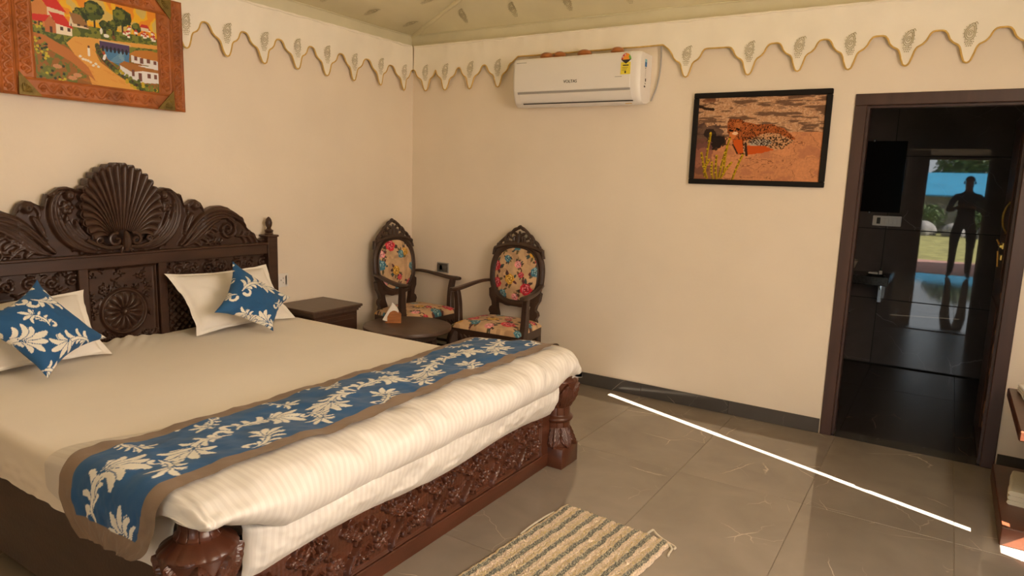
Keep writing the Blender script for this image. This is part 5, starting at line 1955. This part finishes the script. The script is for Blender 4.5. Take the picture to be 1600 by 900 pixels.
tag(cb.build('power_cable', M_greyplastic, None), 'thin grey cable running down the wall beside the air conditioner', 'cable')
for k, (x, w) in enumerate(((1.31, 0.05), (1.412, 0.045), (1.60, 0.05), (1.84, 0.045))):
    p = MB().lathe([(0.001, -0.012), (w * 0.8, -0.011), (w, 0.0), (w * 0.85, 0.018), (w * 0.5, 0.028), (0.001, 0.031)], (x, -0.11, 2.308), 20)
    tag(p.build('packing_pad', M_napwood, None), 'brown rounded pad resting on top of the air conditioner', 'pad', 'pads on the air conditioner')

# ---- sockets
M_boxgrey = mat('mottled_socket_box', (0.10, 0.092, 0.08), 0.6, var=0.5, vscale=45)
def plate(name, label, mp, parts, loc, ax_, w, h):
    o = thing(name, label, 'socket', loc)
    def bx(u0, u1, v0, v1, d0, d1, bv=0.0015):
        return MB().box(d0, d1, u0, u1, v0, v1, bv) if ax_ == 'x' else MB().box(u0, u1, -d1, -d0, v0, v1, bv)
    bx(-w / 2, w / 2, -h / 2, h / 2, 0.0, 0.008).build('plate', mp, o)
    for u0, u1, v0, v1, m, nm in parts:
        bx(u0, u1, v0, v1, 0.007, 0.011, 0.001).build(nm, m, o)
    return o


plate('wall_socket', 'white square socket plate on the wall beside the headboard', M_plastic,
      [(-0.036, 0.036, -0.036, 0.036, M_plastic, 'insert'), (-0.020, -0.012, -0.004, 0.008, M_ink, 'pin_hole'), (-0.001, 0.006, 0.010, 0.020, M_ink, 'pin_hole'), (-0.001, 0.006, -0.02, -0.010, M_ink, 'pin_hole'), (0.02, 0.033, -0.03, 0.03, M_plastic, 'rocker')],
      (0, -1.333, 0.733), 'x', 0.092, 0.092)
plate('wall_socket', 'dark grey empty socket box on the wall between the armchairs', M_greyplastic,
      [(-0.052, 0.052, -0.034, 0.034, M_boxgrey, 'insert'), (-0.03, 0.0, -0.02, 0.02, M_greyplastic, 'rocker')], (0.342, 0, 0.733), 'y', 0.118, 0.082)

# ================================================================== ON THE FLOOR
# ---- rug
nx, ny = 220, 330
u, v = np.linspace(0, 1, nx), np.linspace(0, 1, ny)
Ug, Vg = np.meshgrid(u, v, indexing='ij')
RW, RLn = 0.515, 1.0
nzr = vnoise((nx, ny), (60, 90), 121, 2)
fine = np.random.default_rng(7).random((nx, ny))
wav = 0.010 * (vnoise((nx, ny), (3, 9), 122, 2) - 0.5)
phs = (Ug * RW + wav) / 0.0655
fr_ = (phs + 0.30) % 1.0
OFFW, GREY, OCH = lin(234, 212, 186), lin(124, 122, 112), lin(204, 182, 126)
C = np.ones((nx, ny, 3)) * OFFW
C[(fr_ > 0.60) & (fr_ < 0.93)] = GREY
oc = (fr_ > 0.25) & (fr_ < 0.60) & (fine > 0.66)
C[oc] = OCH
C[(fr_ > 0.57) & (fr_ < 0.96) & (fine > 0.80)] = lin(205, 195, 165)
C *= (0.72 + 0.55 * fine)[..., None]
xe = 0.010 * (vnoise((nx, ny), (2, 26), 123, 2) - 0.5)
X = (Ug - 0.0) * RW + xe
Y = -Vg * RLn + 0.012 * (vnoise((nx, ny), (24, 2), 124, 2) - 0.5)
edg = np.clip(np.minimum(np.minimum(Ug, 1 - Ug) * RW, np.minimum(Vg, 1 - Vg) * RLn) / 0.012, 0, 1)
Zr = 0.002 + (0.009 + 0.0015 * np.abs(np.sin(phs * PI * 2)) + 0.008 * (nzr - 0.3) + 0.004 * fine) * np.sqrt(edg)
rug = thing('rug', 'small striped cotton rug in cream, grey and ochre beside the bed', 'rug', (2.462, -1.760, 0.0), R(-4.6))
MB().grid(np.stack([X, Y, Zr], -1)).build('pile', M_rug, rug, smooth=180, colors=C.reshape(-1, 3))
M_yarn = mat('cream_yarn', (0.62, 0.55, 0.43), 0.95, var=0.1, vscale=60)
for pts in (bez((0.40, -0.01, 0.008), (0.43, 0.02, 0.03), (0.42, 0.05, 0.03), (0.395, 0.025, 0.006), (0.45, 0.0, 0.006), (0.52, -0.01, 0.006), (0.555, -0.005, 0.006), (0.54, -0.04, 0.008), n=40),
            bez((0.505, -0.02, 0.01), (0.55, -0.03, 0.006), (0.53, -0.07, 0.006), (0.545, -0.10, 0.006), n=24),
            bez((0.0, -0.10, 0.008), (-0.02, -0.2, 0.006), (0.0, -0.35, 0.008), n=16)):
    MB().tube(pts, 0.0045, 6).build('loose_yarn', M_yarn, rug)

# ---- low bench by the doorway
bn = thing('luggage_bench', 'reddish wooden luggage bench with low plinth beside the bathroom doorway', 'bench', (4.45, -0.6, 0))
MB().box(4.118, 4.76, -0.975, -0.16, 0.0, 0.083, 0.004).build('plinth', M_redwood, bn, world=True)
MB().box(4.135, 4.77, -0.925, -0.155, 0.450, 0.495, 0.005).build('bench_top', M_redwood, bn, world=True)
for yy in (-0.90, -0.24):
    pts = [(4.30, 0.083), (4.40, 0.083), (4.42, 0.20), (4.40, 0.35), (4.46, 0.452), (4.22, 0.452), (4.30, 0.35), (4.33, 0.20)]
    MB().prism(pts, lambda u, w, t: (u, t, w), yy - 0.03, yy + 0.03).build('leg', M_redwood, bn, world=True)
MB().prism([(4.60, 0.083), (4.70, 0.083), (4.70, 0.452), (4.60, 0.452)], lambda u, w, t: (u, t, w), -0.95, -0.2).build('side_panel', M_redwood, bn, world=True)


def folded(name, label, cat, cx, cy, z0, wx, wy, layers, th, m, rz=0.0):
    o = thing(name, label, cat, (cx, cy, z0), rz)
    for k in range(layers):
        t = np.linspace(-PI / 2, PI / 2, 12)
        h = th / 2
        zc_ = h + k * th
        loop = [(wx / 2 - h * 1.2, zc_ + h * 0.96), (-wx / 2 + h, zc_ + h * 0.96)] + [(-wx / 2 + h - h * math.cos(a) * 1.2, zc_ - h * 0.96 * math.sin(a) * -1) for a in t[::-1]] + [(wx / 2 - h * 1.2, zc_ - h * 0.96)]
        ys = np.linspace(-wy / 2, wy / 2, 14)
        Pg = np.array([[(u + 0.002 * math.sin(y * 40 + k), y, w + 0.0015 * math.sin(y * 25 + u * 30)) for u, w in loop] for y in ys])
        b_ = MB().grid(Pg)
        for row in (Pg[0], Pg[-1]):
            b_.add(row, [tuple(range(len(row)))])
        b_.build('fold', m, o, smooth=60)
    return o


folded('blanket', 'cream folded blanket lying on the plinth of the luggage bench', 'blanket', 4.345, -0.565, 0.083, 0.36, 0.30, 3, 0.022, M_blanket, R(-6))
folded('towel', 'grey-white folded towel on the top of the luggage bench', 'towel', 4.36, -0.30, 0.495, 0.36, 0.20, 3, 0.014, M_white, R(5))

# ================================================================== IN THE BATHROOM
bp = thing('wall_mirror', 'dark frameless glass mirror held by small metal clips on bathroom tiles', 'mirror', (3.16, BY - 0.02, 1.58))
MB().box(2.90, 3.432, BY - 0.016, BY - 0.007, 1.292, 1.876, 0.002).build('glass', M_blackglass, bp, world=True)
for x, z in ((3.19, 1.880), (3.21, 1.287), (2.96, 1.880), (2.96, 1.287)):
    MB().box(x - 0.010, x + 0.010, BY - 0.021, BY - 0.006, z - 0.010, z + 0.010, 0.003).build('clip', M_chrome, bp, world=True)
sw = thing('switch_board', 'long white switch board below the dark bathroom mirror', 'switch', (3.347, BY - 0.007, 1.222))
MB().box(-0.106, 0.106, -0.014, 0.0, -0.042, 0.042, 0.004).build('plate', M_plastic, sw)
for k in range(5):
    MB().box(-0.075 + 0.031 * k, -0.048 + 0.031 * k, -0.018, -0.012, -0.026, 0.026, 0.002).build('rocker', M_ink if k == 0 else M_plastic, sw)
sf = thing('wall_shelf', 'black stone wall shelf in the bathroom on a steel bracket', 'shelf', (3.05, 1.97, 0.72))
MB().box(2.55, 3.430, 1.80, BY - 0.006, 0.712, 0.785, 0.004).build('slab', M_stone, sf, world=True)
MB().box(3.355, 3.380, 1.95, BY - 0.006, 0.56, 0.712).prism([(1.85, 0.712), (BY - 0.006, 0.712), (BY - 0.006, 0.56)], lambda u, w, t: (t, u, w), 3.362, 3.372).build('bracket', M_chrome, sf, world=True)
bs = thing('wash_basin', 'cream ceramic bowl basin standing on the black shelf', 'basin', (3.05, 1.965, 0.785))
bo = MB().lathe([(0.075, 0.0), (0.085, 0.004), (0.115, 0.045), (0.132, 0.095), (0.138, 0.105), (0.134, 0.106), (0.122, 0.094), (0.10, 0.04), (0.06, 0.012), (0.001, 0.010)], (0, 0, 0), 40)
bo.build('bowl', M_ceramic, bs)
MB().lathe([(0.018, 0.010), (0.018, 0.014), (0.001, 0.014)], (0, 0, 0), 16).build('drain', M_chrome, bs)
ty_ = thing('toiletry_tray', 'small silver tray of toiletries on the black bathroom shelf', 'tray', (3.325, 1.93, 0.785))
MB().lathe([(0.055, 0.0), (0.068, 0.010), (0.072, 0.014), (0.066, 0.013), (0.054, 0.004), (0.001, 0.004)], (0, 0, 0), 32).build('tray', M_chrome, ty_)
for q, (dx, dy) in enumerate(((-0.035, 0.0), (-0.005, 0.02), (0.0, -0.03))):
    s = MB().box(-0.018, 0.018, -0.012, 0.012, 0, 0.016, 0.004).build('soap', M_white, None)
    s.location = (3.325 + dx, 1.93 + dy, 0.790)
    s.rotation_euler = (0, 0, 0.5 * q)
    tag(s, 'small white wrapped soap lying on the silver toiletry tray', 'soap', 'soaps on the tray')
bt = thing('shampoo_bottle', 'tiny white shampoo bottle with black cap on the tray', 'bottle', (3.360, 1.93, 0.790))
MB().lathe([(0.011, 0), (0.012, 0.003), (0.012, 0.028), (0.008, 0.033), (0.008, 0.035)], (0, 0, 0), 16).build('bottle', M_plastic, bt)
MB().lathe([(0.010, 0.034), (0.010, 0.056), (0.001, 0.057)], (0, 0, 0), 16).build('cap', M_ink, bt)
tp_ = thing('angle_valve', 'chrome angle valve with hose under the bathroom shelf', 'valve', (3.13, BY - 0.006, 0.43))
MB().tube([(0, 0, 0), (0, -0.07, 0)], 0.013, 10).tube([(0, -0.045, 0), (0, -0.045, 0.03)], 0.009, 10).build('body', M_chrome, tp_)
MB().tube([(-0.024, -0.078, 0), (0.024, -0.078, 0)], 0.009, 8).tube([(0, -0.07, 0), (0, -0.085, 0)], 0.018, 10).build('knob', M_chrome, tp_)
MB().tube(bez((0, -0.045, 0.03), (0, -0.05, 0.12), (-0.06, -0.05, 0.18), (-0.09, -0.06, 0.278), n=18), 0.007, 8).build('hose', M_greyplastic, tp_)


# ================================================================== BEHIND THE CAMERA: DOORWAY, PERSON, GARDEN
M_curtain = mat('brown_curtain', (0.10, 0.055, 0.040), 0.8, var=0.15, vscale=6, sheen=0.2)
for x0, x1, lb in ((3.02, 3.36, 'brown curtain gathered at the latch side of the entrance door'), (4.32, 4.66, 'brown curtain gathered at the hinge side of the entrance door')):
    s = np.linspace(0, 1, 60)
    zz = np.linspace(0.02, 2.22, 12)
    Pg = np.zeros((60, 12, 3))
    for j, z in enumerate(zz):
        Pg[:, j, 0] = x0 + (x1 - x0) * s + 0.010 * math.sin(z * 4)
        Pg[:, j, 1] = RY + 0.065 + 0.028 * np.sin(s * 34 + 0.5 * math.sin(z * 2))
        Pg[:, j, 2] = z
    tag(MB().grid(Pg).build('curtain', M_curtain, None, smooth=180), lb, 'curtain')

M_paving = mat('pink_paving', (0.42, 0.22, 0.19), 0.8, var=0.15, vscale=5, bump=0.2, bscale=30)
M_grass = mat('dry_lawn', (0.26, 0.24, 0.075), 0.95, var=0.35, vscale=3, bump=0.5, bscale=60)
M_leaf = mat('leaf_green', (0.085, 0.14, 0.035), 0.7, var=0.4, vscale=5)
M_bark = mat('bark', (0.10, 0.065, 0.04), 0.9, var=0.3, vscale=12, bump=0.4, bscale=30)
M_boulder = mat('grey_boulder', (0.30, 0.28, 0.27), 0.9, var=0.3, vscale=4, bump=0.4, bscale=12)
M_blueroof = mat('blue_sheet_roof', (0.03, 0.27, 0.48), 0.4, var=0.1, vscale=2)
M_hut = mat('hut_plaster', (0.40, 0.36, 0.30), 0.85, var=0.1, vscale=3)
struct('terrain', MB().box(-30, 30, -60, RY - 0.1, -0.30, -0.06), M_grass)
struct('path', MB().box(-8, 12, -9.45, RY - 0.1, -0.10, -0.035), M_paving)
g = np.random.default_rng(77)
for k, (x, y, r, lb) in enumerate(((2.9, -20.4, 0.50, 'big rounded grey boulder at the end of the lawn'), (4.0, -20.6, 0.45, 'flat grey boulder in front of the blue-roofed shed'), (5.1, -20.3, 0.5, 'grey boulder beside the leafy shrub on the lawn'))):
    u, v = np.linspace(0, 2 * PI, 25), np.linspace(0, PI, 13)
    Ug, Vg = np.meshgrid(u, v, indexing='ij')
    rr = r * (1 + 0.12 * np.sin(3 * Ug + k) * np.sin(2 * Vg) + 0.08 * np.cos(5 * Ug) * np.sin(Vg))
    rr[-1] = rr[0]
    b = MB().grid(np.stack([rr * np.cos(Ug) * np.sin(Vg), rr * np.sin(Ug) * np.sin(Vg), 0.75 * rr * np.cos(Vg) + 0.3 * r], -1)).build('boulder', M_boulder, None, smooth=60)
    b.location = (x, y, -0.06)
    tag(b, lb, 'boulder', 'boulders on the lawn')


def leaves(n, c, rad, size, seed):
    g = np.random.default_rng(seed)
    d = g.normal(size=(n, 3))
    d /= np.linalg.norm(d, axis=1)[:, None]
    p = d * (g.random(n) ** 0.4)[:, None] * np.array(rad) + np.array(c)
    a = g.normal(size=(n, 3)); a /= np.linalg.norm(a, axis=1)[:, None]
    b = np.cross(a, g.normal(size=(n, 3))); b /= np.linalg.norm(b, axis=1)[:, None]
    s = size * (0.6 + 0.8 * g.random(n))[:, None]
    V = np.stack([p - a * s, p + b * s * 0.5, p + a * s, p - b * s * 0.5], 1)
    m = MB()
    m.add(V, [(4 * k, 4 * k + 1, 4 * k + 2, 4 * k + 3) for k in range(n)])
    return m


for k, (x, y, h, w, lb) in enumerate(((3.1, -22.6, 1.05, 0.6, 'leafy shrub behind the big rounded boulder'), (4.5, -22.6, 0.95, 0.6, 'low shrub in front of the blue-roofed shed'), (5.9, -22.6, 1.1, 0.6, 'bushy shrub beyond the last boulder'))):
    o = thing('shrub', lb, 'shrub', (x, y, -0.06), 0, 'shrubs at the end of the lawn')
    leaves(700, (0, 0, h * 0.55), (w, w, h * 0.5), 0.08, 200 + k).build('foliage', M_leaf, o, smooth=0)
    MB().tube([(0, 0, 0), (0.02, 0, h * 0.6)], [0.03, 0.015], 7).build('stem', M_bark, o)
sd = thing('shed', 'low shed with a blue sheet roof beyond the lawn', 'shed', (3.4, -25.5, -0.06))
MB().box(-3.0, 3.0, -1.4, 1.4, 0, 1.55).build('wall', M_hut, sd)
MB().prism([(-2.0, 1.40), (2.0, 1.40), (2.0, 1.46), (-0.1, 2.38), (-2.0, 1.46)], lambda u, v, t: (t, u, v), -3.3, 3.3).build('roof', M_blueroof, sd)
for x in (-1.5, 1.2):
    MB().box(x - 0.4, x + 0.4, 1.38, 1.43, 0.5, 1.2).build('window', M_ink, sd)
for k, (x, y, h, lb) in enumerate(((1.0, -30, 5.0, 'broad tree behind one end of the blue-roofed shed'), (4.2, -31, 4.2, 'round tree behind the middle of the blue-roofed shed'), (7.4, -30, 5.2, 'tall tree behind the far end of the shed'))):
    o = thing('tree', lb, 'tree', (x, y, -0.06), 0, 'trees beyond the lawn')
    leaves(2600, (0, 0, h * 0.62), (1.35, 1.35, h * 0.34), 0.13, 300 + k).build('foliage', M_leaf, o, smooth=0)
    MB().tube([(0, 0, 0), (0.1, 0, h * 0.35), (0, 0.1, h * 0.7)], [0.18, 0.13, 0.05], 9).build('trunk', M_bark, o)
nt = thing('sun_screen_wall', 'tall plastered wall added to keep the sun off the window', 'wall', (6.85, -6.0, -0.06))  # added out of view, blocks direct sun through the right-hand window
MB().box(-0.25, 0.25, -4.0, 3.8, 0, 4.9).build('masonry', M_hut, nt)
MB().prism([(-0.25, 4.9), (0.25, 4.9), (0.25, 4.95), (0, 5.08), (-0.25, 4.95)], lambda u, v, t: (u, t, v), -4.0, 3.8).build('coping', M_boulder, nt)

# ---- the person standing in the entrance
M_shirt = mat('dark_shirt', (0.045, 0.050, 0.065), 0.85, var=0.15, vscale=8, bump=0.2, bscale=20)
M_trouser = mat('dark_trousers', (0.035, 0.035, 0.045), 0.85, var=0.15, vscale=8, bump=0.2, bscale=20)
M_skin = mat('skin', (0.36, 0.20, 0.13), 0.55, var=0.06, vscale=12)
M_hair = mat('black_hair', (0.012, 0.010, 0.009), 0.5, var=0.2, vscale=40)
M_shoe = mat('dark_shoe', (0.03, 0.025, 0.02), 0.5, var=0.1, vscale=10)
per = thing('person', 'person in dark shirt and trousers standing in the entrance holding a phone', 'person', (4.015, -5.79, 0.0), R(4))
J = [((0, 0, 0.97), (0.172, 0.120)), ((0, 0.0, 1.12), (0.168, 0.118)), ((0, 0.005, 1.30), (0.170, 0.115)), ((0, 0, 1.435), (0.125, 0.085)), ((0, 0.005, 1.510), (0.056, 0.058)), ((0, 0.020, 1.575), (0.062, 0.075)),
     ((0, 0.025, 1.665), (0.074, 0.092)), ((0, 0.015, 1.740), (0.052, 0.066))]
E_ = [(k, k + 1) for k in range(7)]
for s in (-1, 1):
    k = len(J)
    J += [((s * 0.165, 0, 1.432), (0.068, 0.066)), ((s * 0.230, -0.01, 1.31), (0.054, 0.056)), ((s * 0.275, 0.0, 1.165), (0.044, 0.046)), ((s * 0.185, 0.145, 1.195), (0.036, 0.038)), ((s * 0.100, 0.255, 1.245), (0.027, 0.030)), ((s * 0.072, 0.300, 1.268), (0.034, 0.020))]
    E_ += [(3, k)] + [(k + q, k + q + 1) for q in range(5)]
for s in (-1, 1):
    k = len(J)
    J += [((s * 0.098, 0, 0.89), (0.098, 0.100)), ((s * 0.125, 0.01, 0.68), (0.082, 0.085)), ((s * 0.125, 0.015, 0.49), (0.062, 0.066)), ((s * 0.128, -0.01, 0.29), (0.058, 0.062)), ((s * 0.132, -0.02, 0.085), (0.044, 0.048)), ((s * 0.140, 0.05, 0.046), (0.042, 0.036)), ((s * 0.158, 0.165, 0.036), (0.042, 0.026))]
    E_ += [(0, k)] + [(k + q, k + q + 1) for q in range(6)]
me = bpy.data.meshes.new('body')
me.from_pydata([j[0] for j in J], E_, [])
tmp = bpy.data.objects.new('body', me)
col.objects.link(tmp)
md = tmp.modifiers.new('skin', 'SKIN')
md.use_smooth_shade = True
md.branch_smoothing = 0.6
for i, j in enumerate(J):
    sv = me.skin_vertices[0].data[i]
    sv.radius = j[1]
    sv.use_root = (i == 0)
tmp.modifiers.new('sub', 'SUBSURF').levels = 2
bpy.context.view_layer.update()
dg = bpy.context.evaluated_depsgraph_get()
bm_ = bpy.data.meshes.new_from_object(tmp.evaluated_get(dg))
bpy.data.objects.remove(tmp)
V0 = np.array([v.co[:] for v in bm_.vertices])
F0 = [tuple(p.vertices) for p in bm_.polygons]
pb = MB()
pb.add(V0, F0)
for s in (-1, 1):
    for k in range(4):      # fingers curled behind the phone
        L = (0.040, 0.046, 0.043, 0.034)[k]
        z = 1.292 - 0.019 * k
        p0 = np.array([s * 0.062, 0.312, z])
        pb.tube([p0, p0 + [-s * L * 0.55, 0.022, 0.004], p0 + [-s * L * 1.1, 0.016, 0.003]], [0.0095, 0.0085, 0.0065], 7)
    p0 = np.array([s * 0.070, 0.292, 1.285])
    pb.tube([p0, p0 + [-s * 0.018, -0.008, 0.022], p0 + [-s * 0.038, 0.004, 0.030]], [0.011, 0.0095, 0.0075], 7)
    pb.tube([(s * 0.076, 0.005, 1.640), (s * 0.083, -0.002, 1.660), (s * 0.078, 0.0, 1.690)], [0.010, 0.014, 0.010], 7)      # ears
pb.tube([(0, 0.108, 1.675), (0, 0.122, 1.655), (0, 0.126, 1.640), (0, 0.108, 1.632)], [0.008, 0.011, 0.014, 0.008], 8)        # nose
pb.tube([(-0.024, 0.098, 1.610), (0, 0.108, 1.608), (0.024, 0.098, 1.610)], [0.004, 0.007, 0.004], 7)                          # mouth
for s in (-1, 1):
    pb.tube([(s * 0.045, 0.090, 1.684), (s * 0.022, 0.108, 1.686)], [0.004, 0.006], 7)                                        # brows
body = pb.build('body', M_shirt, per, smooth=180)
body.data.materials.append(M_trouser)
body.data.materials.append(M_skin)
body.data.materials.append(M_shoe)
for p in body.data.polygons:
    c = p.center
    if c.z > 1.505 or (c.y > 0.235 and c.z > 1.1): p.material_index = 2
    elif c.z < 0.075: p.material_index = 3
    elif c.z < 0.84: p.material_index = 1
for s in (-1, 1):
    MB().lathe([(0.001, -0.009), (0.007, -0.006), (0.009, 0), (0.007, 0.006), (0.001, 0.009)], (s * 0.032, 0.098, 1.668), 10).build('eye', M_ink, per)
hu, hv = np.linspace(0, 2 * PI, 33), np.linspace(0, 1, 12)
Ug, Vg = np.meshgrid(hu, hv, indexing='ij')
low = np.where(np.sin(Ug) > 0, 1.05 - 0.35 * np.sin(Ug), 1.05 + 0.75 * -np.sin(Ug) * 0.8)
th = Vg * low
MB().grid(np.stack([0.084 * np.cos(Ug) * np.sin(th), 0.012 + 0.102 * np.sin(Ug) * np.sin(th), 1.675 + 0.105 * np.cos(th)], -1)).build('hair', M_hair, per, smooth=180)
ph_ = MB().box(-0.080, 0.080, -0.004, 0.004, -0.038, 0.038, 0.003)
po = ph_.build('phone', M_black, None)
po.location = Vector((4.015, -5.79, 1.282)) + Matrix.Rotation(R(4), 3, 'Z') @ Vector((0, 0.318, 0))
po.rotation_euler = (0, 0, R(4))
tag(po, 'black phone held sideways in the hands of the person', 'phone')
